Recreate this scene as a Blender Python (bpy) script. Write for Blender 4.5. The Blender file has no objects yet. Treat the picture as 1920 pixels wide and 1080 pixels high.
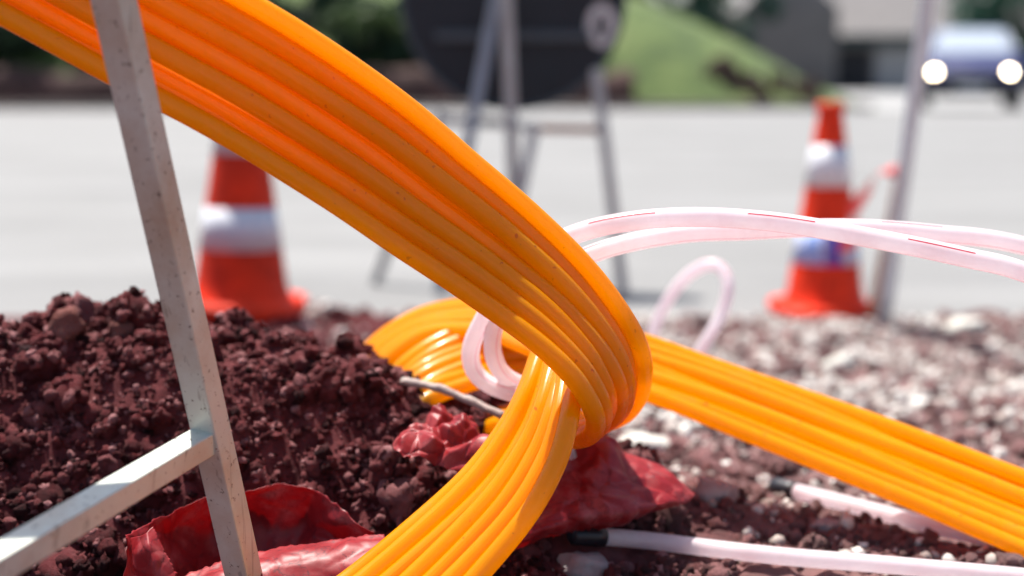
import bpy, bmesh, math, random
import numpy as np
from mathutils import Vector, Matrix, noise as mnoise

random.seed(7)
RNG = np.random.default_rng(11)
sc = bpy.context.scene
COL = sc.collection

# ------------------------------------------------------------------ camera
CAM_H = 0.54
PITCH = math.atan(394.0 / 2667.0)
FPX = 2667.0
cam_d = bpy.data.cameras.new('camera')
cam_d.lens = 50.0
cam_d.sensor_width = 36.0
cam_d.clip_start = 0.01
cam_d.clip_end = 2000.0
cam_d.dof.use_dof = True
cam_d.dof.focus_distance = 0.91
cam_d.dof.aperture_fstop = 3.2
cam_d.dof.aperture_blades = 0
cam = bpy.data.objects.new('camera', cam_d)
cam.location = (0, 0, CAM_H)
cam.rotation_euler = (math.pi / 2 - PITCH, 0, 0)
COL.objects.link(cam)
sc.camera = cam

# ------------------------------------------------------------------ sky and sun
SUN_DIR = Vector((-0.26, 0.36, 1.10)).normalized()       # towards the sun: behind the scene, a little left
world = bpy.data.worlds.new('World')
sc.world = world
world.use_nodes = True
wn = world.node_tree
wn.nodes.clear()
w_out = wn.nodes.new('ShaderNodeOutputWorld')
w_bg = wn.nodes.new('ShaderNodeBackground')
w_sky = wn.nodes.new('ShaderNodeTexSky')
w_sky.sky_type = 'NISHITA'
w_sky.sun_disc = False
w_sky.sun_elevation = math.asin(SUN_DIR.z)
w_sky.sun_rotation = math.atan2(SUN_DIR.x, SUN_DIR.y)
w_sky.dust_density = 2.0
w_bg.inputs['Strength'].default_value = 0.09
wn.links.new(w_sky.outputs[0], w_bg.inputs['Color'])
wn.links.new(w_bg.outputs[0], w_out.inputs['Surface'])

sun_d = bpy.data.lights.new('sun', 'SUN')
sun_d.energy = 5.0
sun_d.angle = math.radians(0.5)
sun_d.color = (1.0, 0.95, 0.88)
sun = bpy.data.objects.new('sun', sun_d)
sun.rotation_euler = SUN_DIR.to_track_quat('Z', 'Y').to_euler()
sun.location = (-3, 8, 12)
COL.objects.link(sun)

sc.view_settings.view_transform = 'Standard'
sc.view_settings.look = 'None'
sc.view_settings.exposure = 1.0
sc.view_settings.gamma = 1.0
sc.render.engine = 'CYCLES'
sc.cycles.use_denoising = True
sc.cycles.max_bounces = 10
sc.cycles.transmission_bounces = 8
sc.cycles.sample_clamp_indirect = 8.0


# ------------------------------------------------------------------ helpers
def at(px, py, Y):
    """World point seen at photo pixel (px, py) at the horizontal distance Y."""
    u = (px - 960.0) / FPX
    v = (540.0 - py) / FPX
    c, s = math.cos(PITCH), math.sin(PITCH)
    fy = c + v * s
    fz = v * c - s
    k = Y / fy
    return Vector((u * k, Y, CAM_H + fz * k))


def tag(o, label=None, cat=None, group=None, kind=None):
    if label:
        o['label'] = label
    if cat:
        o['category'] = cat
    if group:
        o['group'] = group
    if kind:
        o['kind'] = kind
    return o


def empty(name, loc=(0, 0, 0), rz=0.0):
    o = bpy.data.objects.new(name, None)
    o.location = loc
    o.rotation_euler = (0, 0, rz)
    o.empty_display_size = 0.05
    COL.objects.link(o)
    return o


def link_mesh(name, me, mat, parent=None, smooth=True):
    if mat is not None:
        me.materials.append(mat)
    if smooth:
        me.polygons.foreach_set('use_smooth', np.ones(len(me.polygons), dtype=bool))
    o = bpy.data.objects.new(name, me)
    COL.objects.link(o)
    if parent is not None:
        o.parent = parent
        o.matrix_parent_inverse = Matrix.Identity(4)
    return o


def mesh_py(name, verts, faces, mat, parent=None, smooth=True):
    me = bpy.data.meshes.new(name)
    me.from_pydata([tuple(v) for v in verts], [], faces)
    me.update()
    return link_mesh(name, me, mat, parent, smooth)


def bm_obj(name, bm, mat, parent=None, smooth=False):
    me = bpy.data.meshes.new(name)
    bmesh.ops.recalc_face_normals(bm, faces=bm.faces)
    bm.to_mesh(me)
    bm.free()
    return link_mesh(name, me, mat, parent, smooth)


def add_box(bm, lo, hi, bev=0.0, seg=2):
    r = bmesh.ops.create_cube(bm, size=1.0)
    vs = r['verts']
    for v in vs:
        v.co = Vector((lo[i] + (v.co[i] + 0.5) * (hi[i] - lo[i]) for i in range(3)))
    if bev > 0:
        es = list({e for v in vs for e in v.link_edges})
        bmesh.ops.bevel(bm, geom=es, offset=bev, segments=seg, affect='EDGES', profile=0.5)


def box_obj(name, lo, hi, mat, parent=None, bev=0.0, seg=2):
    bm = bmesh.new()
    add_box(bm, lo, hi, bev, seg)
    return bm_obj(name, bm, mat, parent, smooth=False)


def bar_bm(p, q, w, h, up=Vector((0, 0, 1)), roll=0.0, bev=0.0015):
    """A square bar from p to q."""
    p, q = Vector(p), Vector(q)
    d = (q - p)
    L = d.length
    d.normalize()
    x = d.cross(up).normalized()
    y = x.cross(d).normalized()
    if roll:
        m = Matrix.Rotation(roll, 3, d)
        x, y = m @ x, m @ y
    bm = bmesh.new()
    add_box(bm, (-w / 2, -h / 2, 0), (w / 2, h / 2, L), bev, 2)
    M = Matrix(((x.x, y.x, d.x, p.x), (x.y, y.y, d.y, p.y), (x.z, y.z, d.z, p.z), (0, 0, 0, 1)))
    bm.transform(M)
    return bm


def catmull(pts, n):
    """n points evenly spaced by length on a smooth curve through pts (k-dimensional)."""
    P = np.array(pts, dtype=float)
    P = np.vstack([2 * P[0] - P[1], P, 2 * P[-1] - P[-2]])
    out = []
    for i in range(1, len(P) - 2):
        p0, p1, p2, p3 = P[i - 1], P[i], P[i + 1], P[i + 2]
        t = np.linspace(0, 1, 24, endpoint=False)[:, None]
        out.append(0.5 * ((2 * p1) + (-p0 + p2) * t + (2 * p0 - 5 * p1 + 4 * p2 - p3) * t ** 2
                          + (-p0 + 3 * p1 - 3 * p2 + p3) * t ** 3))
    out = np.vstack(out + [P[-2][None]])
    s = np.concatenate([[0], np.cumsum(np.linalg.norm(np.diff(out[:, :3], axis=0), axis=1))])
    u = np.linspace(0, s[-1], n)
    return np.stack([np.interp(u, s, out[:, k]) for k in range(out.shape[1])], axis=1)


def smooth_poly(P, it=2):
    P = P.copy()
    for _ in range(it):
        P[1:-1] = 0.25 * P[:-2] + 0.5 * P[1:-1] + 0.25 * P[2:]
    return P


def tube_obj(name, P, r, mat, parent=None, seg=16, hollow=0.0, spin=0.0):
    """A tube along polyline P with attributes along (metres) and round (0..1)."""
    P = np.asarray(P, dtype=float)
    n = len(P)
    T = np.gradient(P, axis=0)
    T /= np.linalg.norm(T, axis=1)[:, None]
    ref = np.array([0, 0, 1.0])
    if abs(T[0] @ ref) > 0.9:
        ref = np.array([1.0, 0, 0])
    N = np.zeros_like(P)
    N[0] = ref - (ref @ T[0]) * T[0]
    N[0] /= np.linalg.norm(N[0])
    for i in range(1, n):
        v = N[i - 1] - (N[i - 1] @ T[i]) * T[i]
        N[i] = v / np.linalg.norm(v)
    B = np.cross(T, N)
    rr = np.broadcast_to(np.asarray(r, dtype=float), (n,))
    a = np.linspace(0, 2 * np.pi, seg + 1)[None, :] + spin
    ring = (P[:, None, :] + rr[:, None, None] * (np.cos(a)[..., None] * N[:, None, :] + np.sin(a)[..., None] * B[:, None, :]))
    verts = ring.reshape(-1, 3)
    s = np.concatenate([[0], np.cumsum(np.linalg.norm(np.diff(P, axis=0), axis=1))])
    al = np.repeat(s, seg + 1)
    ro = np.tile(np.linspace(0, 1, seg + 1), n)
    faces = []
    m = seg + 1
    for i in range(n - 1):
        for j in range(seg):
            faces.append((i * m + j, i * m + j + 1, (i + 1) * m + j + 1, (i + 1) * m + j))
    faces.append(tuple(range(seg - 1, -1, -1)))
    faces.append(tuple((n - 1) * m + j for j in range(seg)))
    me = bpy.data.meshes.new(name)
    me.from_pydata([tuple(v) for v in verts], [], faces)
    for nm, arr in (('along', al), ('round', ro)):
        at_ = me.attributes.new(nm, 'FLOAT', 'POINT')
        at_.data.foreach_set('value', arr.astype(np.float32))
    me.update()
    return link_mesh(name, me, mat, parent)


def lathe_obj(name, prof, mat, parent=None, seg=40, center=(0, 0, 0), smooth=True, cap=False):
    verts, faces = [], []
    n = len(prof)
    for i in range(seg):
        a = 2 * math.pi * i / seg
        for (r, z) in prof:
            verts.append((center[0] + r * math.cos(a), center[1] + r * math.sin(a), center[2] + z))
    for i in range(seg):
        k = (i + 1) % seg
        for j in range(n - 1):
            faces.append((i * n + j, k * n + j, k * n + j + 1, i * n + j + 1))
    if cap:
        faces.append(tuple(i * n + n - 1 for i in range(seg)))
        faces.append(tuple(i * n for i in range(seg - 1, -1, -1)))
    return mesh_py(name, verts, faces, mat, parent, smooth)


# ---------------------------------------------------------------- numpy noise
def _hash(ix, iy, seed):
    h = (ix.astype(np.int64) * 374761393 + iy.astype(np.int64) * 668265263 + seed * 1442695041) & 0xFFFFFFFF
    h = ((h ^ (h >> 13)) * 1274126177) & 0xFFFFFFFF
    h = (h ^ (h >> 16)) & 0xFFFFFFFF
    return h.astype(np.float64) / 4294967295.0


def vnoise(x, y, seed=0):
    x, y = np.asarray(x, float), np.asarray(y, float)
    ix, iy = np.floor(x), np.floor(y)
    fx, fy = x - ix, y - iy
    fx, fy = fx * fx * fx * (fx * (fx * 6 - 15) + 10), fy * fy * fy * (fy * (fy * 6 - 15) + 10)
    a, b = _hash(ix, iy, seed), _hash(ix + 1, iy, seed)
    c, d = _hash(ix, iy + 1, seed), _hash(ix + 1, iy + 1, seed)
    return (a * (1 - fx) + b * fx) * (1 - fy) + (c * (1 - fx) + d * fx) * fy - 0.5


def lumps(x, y, seed=0, rad=0.8):
    """Rounded lumps with creases between them, 0..1."""
    x, y = np.asarray(x, float), np.asarray(y, float)
    ix, iy = np.floor(x), np.floor(y)
    best = np.zeros_like(x)
    for dx in (-1, 0, 1):
        for dy in (-1, 0, 1):
            cx, cy = ix + dx, iy + dy
            jx = cx + _hash(cx, cy, seed)
            jy = cy + _hash(cx, cy, seed + 17)
            amp = 0.45 + 0.55 * _hash(cx, cy, seed + 31)
            d2 = ((x - jx) ** 2 + (y - jy) ** 2) / (rad * (0.6 + 0.5 * amp)) ** 2
            best = np.maximum(best, amp * np.sqrt(np.clip(1 - d2, 0, 1)))
    return best


# ---------------------------------------------------------------- materials
def nodes_of(name):
    m = bpy.data.materials.new(name)
    m.use_nodes = True
    nt = m.node_tree
    nt.nodes.clear()
    out = nt.nodes.new('ShaderNodeOutputMaterial')
    bs = nt.nodes.new('ShaderNodeBsdfPrincipled')
    nt.links.new(bs.outputs[0], out.inputs['Surface'])
    return m, nt, bs, out


def rgba(c):
    return (c[0], c[1], c[2], 1.0)


def noise_node(nt, scale, detail=4.0, rough=0.6, vec=None):
    n = nt.nodes.new('ShaderNodeTexNoise')
    n.inputs['Scale'].default_value = scale
    n.inputs['Detail'].default_value = detail
    n.inputs['Roughness'].default_value = rough
    if vec is not None:
        nt.links.new(vec, n.inputs['Vector'])
    return n


def ramp(nt, fac, stops):
    r = nt.nodes.new('ShaderNodeValToRGB')
    el = r.color_ramp.elements
    while len(el) < len(stops):
        el.new(0.5)
    for e, (p, c) in zip(el, stops):
        e.position = p
        e.color = rgba(c)
    nt.links.new(fac, r.inputs['Fac'])
    return r


def mixc(nt, fac, a, b, mode='MIX'):
    m = nt.nodes.new('ShaderNodeMix')
    m.data_type = 'RGBA'
    m.blend_type = mode
    for sock, v in ((m.inputs[0], fac), (m.inputs[6], a), (m.inputs[7], b)):
        if isinstance(v, bpy.types.NodeSocket):
            nt.links.new(v, sock)
        elif isinstance(v, (int, float)):
            sock.default_value = v
        else:
            sock.default_value = rgba(v)
    return m.outputs[2]


def math_n(nt, op, a, b=None, c=None):
    m = nt.nodes.new('ShaderNodeMath')
    m.operation = op
    for i, v in enumerate((a, b, c)):
        if v is None:
            continue
        if isinstance(v, bpy.types.NodeSocket):
            nt.links.new(v, m.inputs[i])
        else:
            m.inputs[i].default_value = v
    return m.outputs[0]


def bump(nt, bs, h, strength=0.3, dist=0.01):
    b = nt.nodes.new('ShaderNodeBump')
    b.inputs['Strength'].default_value = strength
    b.inputs['Distance'].default_value = dist
    nt.links.new(h, b.inputs['Height'])
    nt.links.new(b.outputs[0], bs.inputs['Normal'])


def coords(nt):
    tc = nt.nodes.new('ShaderNodeTexCoord')
    return tc.outputs['Object']


def simple_mat(name, col, rough=0.6, metal=0.0, var=0.15, scale=8.0, bmp=0.0, spec=0.5, coat=0.0):
    m, nt, bs, _ = nodes_of(name)
    v = coords(nt)
    n = noise_node(nt, scale, 5, 0.6, v)
    lo = tuple(max(0, c * (1 - var)) for c in col)
    hi = tuple(min(1, c * (1 + var)) for c in col)
    r = ramp(nt, n.outputs[0], [(0.3, lo), (0.7, hi)])
    nt.links.new(r.outputs[0], bs.inputs['Base Color'])
    bs.inputs['Roughness'].default_value = rough
    bs.inputs['Metallic'].default_value = metal
    bs.inputs['Specular IOR Level'].default_value = spec
    bs.inputs['Coat Weight'].default_value = coat
    if bmp:
        bump(nt, bs, n.outputs[0], bmp, 0.01)
    return m


def translucent_mix(nt, bs, out, col, fac):
    """Thin plastic wall: part of the light passes through."""
    tr = nt.nodes.new('ShaderNodeBsdfTranslucent')
    if isinstance(col, bpy.types.NodeSocket):
        nt.links.new(col, tr.inputs['Color'])
    else:
        tr.inputs['Color'].default_value = rgba(col)
    mx = nt.nodes.new('ShaderNodeMixShader')
    mx.inputs[0].default_value = fac
    nt.links.new(bs.outputs[0], mx.inputs[1])
    nt.links.new(tr.outputs[0], mx.inputs[2])
    nt.links.new(mx.outputs[0], out.inputs['Surface'])


def mat_orange():
    m, nt, bs, out = nodes_of('orange_duct_plastic')
    v = coords(nt)
    n = noise_node(nt, 9.0, 4, 0.55, v)
    base = ramp(nt, n.outputs[0], [(0.3, (0.97, 0.43, 0.0)), (0.7, (1.0, 0.49, 0.0))])
    # dust film and small dark specks
    dn = noise_node(nt, 38.0, 6, 0.7, v)
    dust = ramp(nt, dn.outputs[0], [(0.56, (0, 0, 0)), (0.80, (1, 1, 1))])
    c1 = mixc(nt, math_n(nt, 'MULTIPLY', dust.outputs[0], 0.32), base.outputs[0], (0.70, 0.42, 0.14))
    sp = noise_node(nt, 190.0, 2, 0.5, v)
    spk = ramp(nt, sp.outputs[0], [(0.715, (0, 0, 0)), (0.735, (1, 1, 1))])
    c2 = mixc(nt, math_n(nt, 'MULTIPLY', spk.outputs[0], 0.85), c1, (0.16, 0.05, 0.02))
    nt.links.new(c2, bs.inputs['Base Color'])
    rr = ramp(nt, dn.outputs[0], [(0.3, (0.20, 0.20, 0.20)), (0.8, (0.36, 0.36, 0.36))])
    nt.links.new(rr.outputs[0], bs.inputs['Roughness'])
    bs.inputs['Specular IOR Level'].default_value = 0.45
    bs.inputs['Coat Weight'].default_value = 0.4
    bs.inputs['Coat Roughness'].default_value = 0.12
    ro = nt.nodes.new('ShaderNodeAttribute')
    ro.attribute_name = 'round'
    al = nt.nodes.new('ShaderNodeAttribute')
    al.attribute_name = 'along'
    cb = nt.nodes.new('ShaderNodeCombineXYZ')
    nt.links.new(math_n(nt, 'MULTIPLY', ro.outputs['Fac'], 34.0), cb.inputs[0])
    nt.links.new(math_n(nt, 'MULTIPLY', al.outputs['Fac'], 1.6), cb.inputs[1])
    dl = noise_node(nt, 1.0, 3, 0.6, cb.outputs[0])
    bn = noise_node(nt, 60.0, 3, 0.5, v)
    hgt = math_n(nt, 'ADD', math_n(nt, 'MULTIPLY', bn.outputs[0], 0.3), dl.outputs[0])
    bump(nt, bs, hgt, 0.35, 0.0012)
    translucent_mix(nt, bs, out, (1.0, 0.58, 0.0), 0.64)
    return m


def mat_white_tube():
    m, nt, bs, out = nodes_of('milky_tube_plastic')
    v = coords(nt)
    al = nt.nodes.new('ShaderNodeAttribute')
    al.attribute_name = 'along'
    ro = nt.nodes.new('ShaderNodeAttribute')
    ro.attribute_name = 'round'
    n = noise_node(nt, 30.0, 5, 0.6, v)
    base = ramp(nt, n.outputs[0], [(0.35, (0.89, 0.78, 0.81)), (0.6, (0.94, 0.88, 0.90))])
    # printed red dashes along one line of the tube
    fr = math_n(nt, 'FRACT', math_n(nt, 'MULTIPLY', al.outputs['Fac'], 9.5))
    on = math_n(nt, 'LESS_THAN', fr, 0.42)
    d1 = math_n(nt, 'ABSOLUTE', math_n(nt, 'SUBTRACT', ro.outputs['Fac'], 0.5))
    ln = math_n(nt, 'LESS_THAN', d1, 0.012)
    dash = math_n(nt, 'MULTIPLY', on, ln)
    # thin continuous pink stripe on the other side
    d2 = math_n(nt, 'ABSOLUTE', math_n(nt, 'SUBTRACT', ro.outputs['Fac'], 0.2))
    ln2 = math_n(nt, 'LESS_THAN', d2, 0.010)
    c0 = mixc(nt, math_n(nt, 'MULTIPLY', ln2, 0.6), base.outputs[0], (0.75, 0.22, 0.33))
    c1 = mixc(nt, dash, c0, (0.55, 0.01, 0.05))
    dn = noise_node(nt, 14.0, 6, 0.7, v)
    dirt = ramp(nt, dn.outputs[0], [(0.55, (0, 0, 0)), (0.75, (1, 1, 1))])
    c2 = mixc(nt, math_n(nt, 'MULTIPLY', dirt.outputs[0], 0.18), c1, (0.55, 0.42, 0.36))
    nt.links.new(c2, bs.inputs['Base Color'])
    bs.inputs['Roughness'].default_value = 0.25
    bump(nt, bs, dn.outputs[0], 0.12, 0.003)
    translucent_mix(nt, bs, out, c2, 0.58)
    return m


def mat_soil(name, dark, mid, light, scale=40.0, bscale=180.0, bstr=0.6, tone=False, rough=0.95, dusty=False):
    m, nt, bs, _ = nodes_of(name)
    v = coords(nt)
    n = noise_node(nt, scale, 7, 0.65, v)
    src = n.outputs[0]
    if tone:
        a = nt.nodes.new('ShaderNodeAttribute')
        a.attribute_name = 'tone'
        src = math_n(nt, 'ADD', math_n(nt, 'MULTIPLY', n.outputs[0], 0.35), math_n(nt, 'MULTIPLY', a.outputs['Fac'], 0.65))
    r = ramp(nt, src, [(0.2, dark), (0.5, mid), (0.82, light)])
    colr = r.outputs[0]
    if dusty:                                   # crushed stone dust mixed into the soil on the right
        sp = nt.nodes.new('ShaderNodeSeparateXYZ')
        nt.links.new(v, sp.inputs[0])
        mr = nt.nodes.new('ShaderNodeMapRange')
        mr.inputs['From Min'].default_value = 0.02
        mr.inputs['From Max'].default_value = 0.34
        nt.links.new(sp.outputs[0], mr.inputs['Value'])
        big = noise_node(nt, 7.0, 4, 0.6, v)
        f_ = math_n(nt, 'MULTIPLY', mr.outputs[0], math_n(nt, 'MULTIPLY', big.outputs[0], 1.25))
        colr = mixc(nt, f_, colr, (0.26, 0.175, 0.165))
    nt.links.new(colr, bs.inputs['Base Color'])
    bs.inputs['Roughness'].default_value = rough
    bs.inputs['Specular IOR Level'].default_value = 0.25
    b = noise_node(nt, bscale, 8, 0.78, v)
    bump(nt, bs, b.outputs[0], bstr, 0.006)
    return m


def mat_metal(name, base=(0.54, 0.56, 0.49), stain=(0.36, 0.21, 0.11), stain_amt=0.7):
    m, nt, bs, _ = nodes_of(name)
    v = coords(nt)
    n = noise_node(nt, 7.0, 6, 0.65, v)
    st = ramp(nt, n.outputs[0], [(0.40, (0, 0, 0)), (0.60, (1, 1, 1))])
    c = mixc(nt, math_n(nt, 'MULTIPLY', st.outputs[0], stain_amt), base, stain)
    fine = noise_node(nt, 220.0, 4, 0.7, v)
    sp = ramp(nt, fine.outputs[0], [(0.62, (0, 0, 0)), (0.66, (1, 1, 1))])
    c = mixc(nt, math_n(nt, 'MULTIPLY', sp.outputs[0], 0.8), c, (0.10, 0.07, 0.05))
    mp = nt.nodes.new('ShaderNodeMapping')
    mp.inputs['Scale'].default_value = (160, 160, 9)
    nt.links.new(v, mp.inputs['Vector'])
    sc_n = noise_node(nt, 1.0, 3, 0.6, mp.outputs[0])
    scr = ramp(nt, sc_n.outputs[0], [(0.62, (0, 0, 0)), (0.67, (1, 1, 1))])
    c = mixc(nt, math_n(nt, 'MULTIPLY', scr.outputs[0], 0.45), c, (0.16, 0.13, 0.11))
    nt.links.new(c, bs.inputs['Base Color'])
    bs.inputs['Metallic'].default_value = 0.1
    rr = ramp(nt, n.outputs[0], [(0.3, (0.34, 0.34, 0.34)), (0.7, (0.6, 0.6, 0.6))])
    nt.links.new(rr.outputs[0], bs.inputs['Roughness'])
    bump(nt, bs, fine.outputs[0], 0.08, 0.002)
    return m


def mat_film():
    m, nt, bs, out = nodes_of('dusty_red_film')
    v = coords(nt)
    n = noise_node(nt, 26.0, 7, 0.7, v)
    r = ramp(nt, n.outputs[0], [(0.32, (0.22, 0.006, 0.010)), (0.52, (0.34, 0.018, 0.024)), (0.75, (0.52, 0.15, 0.15))])
    w = noise_node(nt, 48.0, 4, 0.6, v)
    cr = ramp(nt, w.outputs[0], [(0.485, (0, 0, 0)), (0.5, (1, 1, 1)), (0.515, (0, 0, 0))])
    c = mixc(nt, math_n(nt, 'MULTIPLY', cr.outputs[0], 0.8), r.outputs[0], (0.07, 0.008, 0.016))
    nt.links.new(c, bs.inputs['Base Color'])
    bs.inputs['Roughness'].default_value = 0.46
    bs.inputs['Specular IOR Level'].default_value = 0.5
    bump(nt, bs, w.outputs[0], 0.12, 0.003)
    translucent_mix(nt, bs, out, (0.55, 0.015, 0.02), 0.35)
    return m


def mat_road():
    m, nt, bs, _ = nodes_of('pale_dusty_asphalt')
    v = coords(nt)
    big = noise_node(nt, 0.9, 6, 0.62, v)
    mp = nt.nodes.new('ShaderNodeMapping')
    mp.inputs['Scale'].default_value = (0.22, 1.5, 1)
    mp.inputs['Rotation'].default_value = (0, 0, 0.16)
    nt.links.new(v, mp.inputs['Vector'])
    streak = noise_node(nt, 1.3, 5, 0.62, mp.outputs[0])
    fine = noise_node(nt, 60.0, 5, 0.75, v)
    a = ramp(nt, big.outputs[0], [(0.32, (0.119, 0.118, 0.113)), (0.5, (0.176, 0.176, 0.172)), (0.68, (0.220, 0.220, 0.220))])
    b = ramp(nt, streak.outputs[0], [(0.36, (0.110, 0.111, 0.113)), (0.64, (0.233, 0.233, 0.231))])
    c = mixc(nt, 0.5, a.outputs[0], b.outputs[0])
    g = ramp(nt, fine.outputs[0], [(0.3, (0.123, 0.120, 0.116)), (0.7, (0.246, 0.243, 0.238))])
    c = mixc(nt, 0.3, c, g.outputs[0])
    nt.links.new(c, bs.inputs['Base Color'])
    bs.inputs['Roughness'].default_value = 0.8
    bump(nt, bs, fine.outputs[0], 0.3, 0.01)
    return m


def mat_leaf(name, lo, hi):
    m, nt, bs, out = nodes_of(name)
    a = nt.nodes.new('ShaderNodeAttribute')
    a.attribute_name = 'tone'
    r = ramp(nt, a.outputs['Fac'], [(0.0, lo), (1.0, hi)])
    nt.links.new(r.outputs[0], bs.inputs['Base Color'])
    bs.inputs['Roughness'].default_value = 0.6
    translucent_mix(nt, bs, out, r.outputs[0], 0.3)
    return m


M_ORANGE = mat_orange()
M_WHITE_TUBE = mat_white_tube()
M_SOIL = mat_soil('red_brown_soil', (0.022, 0.003, 0.004), (0.095, 0.018, 0.020), (0.22, 0.068, 0.070), dusty=True)
M_CRUMB = mat_soil('soil_crumb', (0.030, 0.004, 0.005), (0.150, 0.028, 0.031), (0.44, 0.205, 0.205), 60.0, 420.0, 0.9, True, dusty=True)
M_GRAVEL = mat_soil('gravel_stone', (0.12, 0.065, 0.058), (0.36, 0.30, 0.27), (0.62, 0.60, 0.56), 25.0, 150.0, 0.35, True, 0.8)
M_POST = mat_metal('scuffed_grey_steel')
M_POLE = mat_metal('galvanised_blue_grey_steel', (0.62, 0.70, 0.76), (0.50, 0.50, 0.50), 0.3)
M_RUST = mat_metal('rusty_steel', (0.30, 0.14, 0.08), (0.18, 0.07, 0.04), 0.6)
M_FILM = mat_film()
M_ROAD = mat_road()
M_CAP = simple_mat('black_rubber', (0.012, 0.011, 0.016), 0.45)
M_CONE = simple_mat('cone_red_orange', (0.68, 0.030, 0.003), 0.6, spec=0.25, var=0.35, scale=14)
M_BLACK = simple_mat('black_plastic', (0.015, 0.015, 0.017), 0.5)

# ================================================================== SETTING
# ------------------------------------------------------------------ ground sheets
mesh_py('ground', [(-400, -60, -0.06), (400, -60, -0.06), (400, 900, -0.06), (-400, 900, -0.06)], [(0, 1, 2, 3)],
        simple_mat('dry_earth', (0.22, 0.19, 0.15), 0.9, scale=0.4), smooth=False)
tag(bpy.data.objects['ground'], kind='structure')
NX = 60
rv, rf = [], []
xs = np.linspace(-60, 60, NX)
ys = np.concatenate([np.linspace(-12, 4, 20), np.linspace(4.6, 24.6, 30)])
for y in ys:
    for x in xs:
        rv.append((x, y, 0.0))
for j in range(len(ys) - 1):
    for i in range(NX - 1):
        rf.append((j * NX + i, j * NX + i + 1, (j + 1) * NX + i + 1, (j + 1) * NX + i))
tag(mesh_py('road', rv, rf, M_ROAD), kind='structure')
tag(mesh_py('forecourt', [(6.2, 24.75, -0.03), (40, 24.75, -0.03), (40, 70, -0.03), (6.2, 70, -0.03)], [(0, 1, 2, 3)],
            simple_mat('forecourt_concrete', (0.26, 0.26, 0.26), 0.85, scale=0.6), smooth=False), kind='structure')
tag(box_obj('kerb', (-60, 24.6, -0.05), (6.2, 24.75, 0.10), simple_mat('kerb_stone', (0.20, 0.16, 0.14), 0.85), bev=0.02), kind='structure')

# ------------------------------------------------------------------ the dug soil
CRX, CRZ = [], []
for (px, py) in [(-1600, 650), (-700, 625), (0, 640), (150, 640), (300, 636), (420, 650), (540, 682), (640, 706), (720, 724),
                 (800, 750), (880, 778), (960, 800), (1060, 840), (1130, 862), (1200, 925), (1300, 1000), (1420, 1060), (1700, 1120)]:
    p = at(px, py, 1.09)
    CRX.append(p.x)
    CRZ.append(p.z)
RY = [-1.6, 0.2, 0.6, 0.9, 1.0, 1.5, 2.0, 2.5, 3.0, 3.25, 3.5, 4.0]
RZ = [0.02, 0.06, 0.12, 0.162, 0.17, 0.142, 0.094, 0.056, 0.020, -0.006, -0.03, -0.05]


def smax(a, b, k):
    h = np.clip(0.5 + 0.5 * (a - b) / k, 0, 1)
    return b * (1 - h) + a * h + k * h * (1 - h)


def tz(x, y):
    """Smooth height of the dug soil."""
    x, y = np.asarray(x, float), np.asarray(y, float)
    r = np.interp(y, RY, RZ) + 0.010 * np.sin(x * 5.1 + 1.0) * np.clip((3.2 - y) / 1.0, 0, 1)
    c = np.interp(x, CRX, CRZ)
    dy = y - 1.09
    mnd = c - np.where(dy < 0, 0.98 * (np.sqrt(dy * dy + 0.0016) - 0.04), 0.36 * (np.sqrt(dy * dy + 0.004) - 0.063))
    z = smax(r, mnd, 0.03)
    z = z + 0.055 * np.exp(-(((x + 0.49) / 0.26) ** 2 + ((y - 2.72) / 0.26) ** 2) * 1.2)     # heap fringe under the nearer cone
    z = z - 0.100 * np.exp(-(((x + 0.165) / 0.10) ** 2 + ((y - 0.920) / 0.060) ** 2))           # hollow where the film lies
    edge = np.clip((np.abs(x) - 3.2) / 1.2, 0, 1)
    return z * (1 - edge) + (-0.04) * edge


def rough_amt(x, y):
    return np.clip((3.15 - y) / 0.4, 0.1, 1.0)


def tzn(x, y):
    """Height with lumps."""
    x, y = np.asarray(x, float), np.asarray(y, float)
    left = np.clip((0.10 - x) / 0.25, 0.0, 1.0)
    k = rough_amt(x, y)
    wx = x + 0.010 * vnoise(x * 30, y * 30, 3)
    wy = y + 0.010 * vnoise(x * 30, y * 30, 4)
    z = tz(x, y)
    z = z + k * 0.030 * vnoise(x * 7, y * 7, 5)
    z = z + k * (0.010 + 0.018 * left) * (lumps(wx * 17, wy * 17, 6) - 0.4)
    z = z + k * (0.006 + 0.009 * left) * (lumps(wx * 42, wy * 42, 8) - 0.4)
    z = z + k * 0.0045 * (lumps(wx * 95, wy * 95, 9) - 0.4)
    z = z + k * 0.004 * vnoise(x * 160, y * 160, 10)
    return z


def axis(segs):
    out = []
    for a, b, st in segs:
        out.append(np.arange(a, b, st))
    return np.concatenate(out)


gx = axis([(-4.5, -1.2, 0.06), (-1.2, -0.5, 0.012), (-0.5, 0.16, 0.0026), (0.16, 0.62, 0.0045), (0.62, 1.5, 0.012), (1.5, 4.5, 0.06)])
gy = axis([(-1.5, 0.4, 0.06), (0.4, 0.78, 0.01), (0.78, 1.22, 0.0026), (1.22, 1.6, 0.006), (1.6, 3.6, 0.014)])
GX, GY = np.meshgrid(gx, gy)
GZ = tzn(GX, GY)
nx, ny = len(gx), len(gy)
me = bpy.data.meshes.new('soil')
V = np.stack([GX, GY, GZ], -1).reshape(-1, 3)
I = np.arange(nx * ny).reshape(ny, nx)
F = np.stack([I[:-1, :-1], I[:-1, 1:], I[1:, 1:], I[1:, :-1]], -1).reshape(-1, 4)
me.vertices.add(len(V))
me.vertices.foreach_set('co', V.astype(np.float32).ravel())
me.loops.add(F.size)
me.loops.foreach_set('vertex_index', F.astype(np.int32).ravel())
me.polygons.add(len(F))
me.polygons.foreach_set('loop_start', np.arange(0, F.size, 4, dtype=np.int32))
me.update(calc_edges=True)
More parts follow.
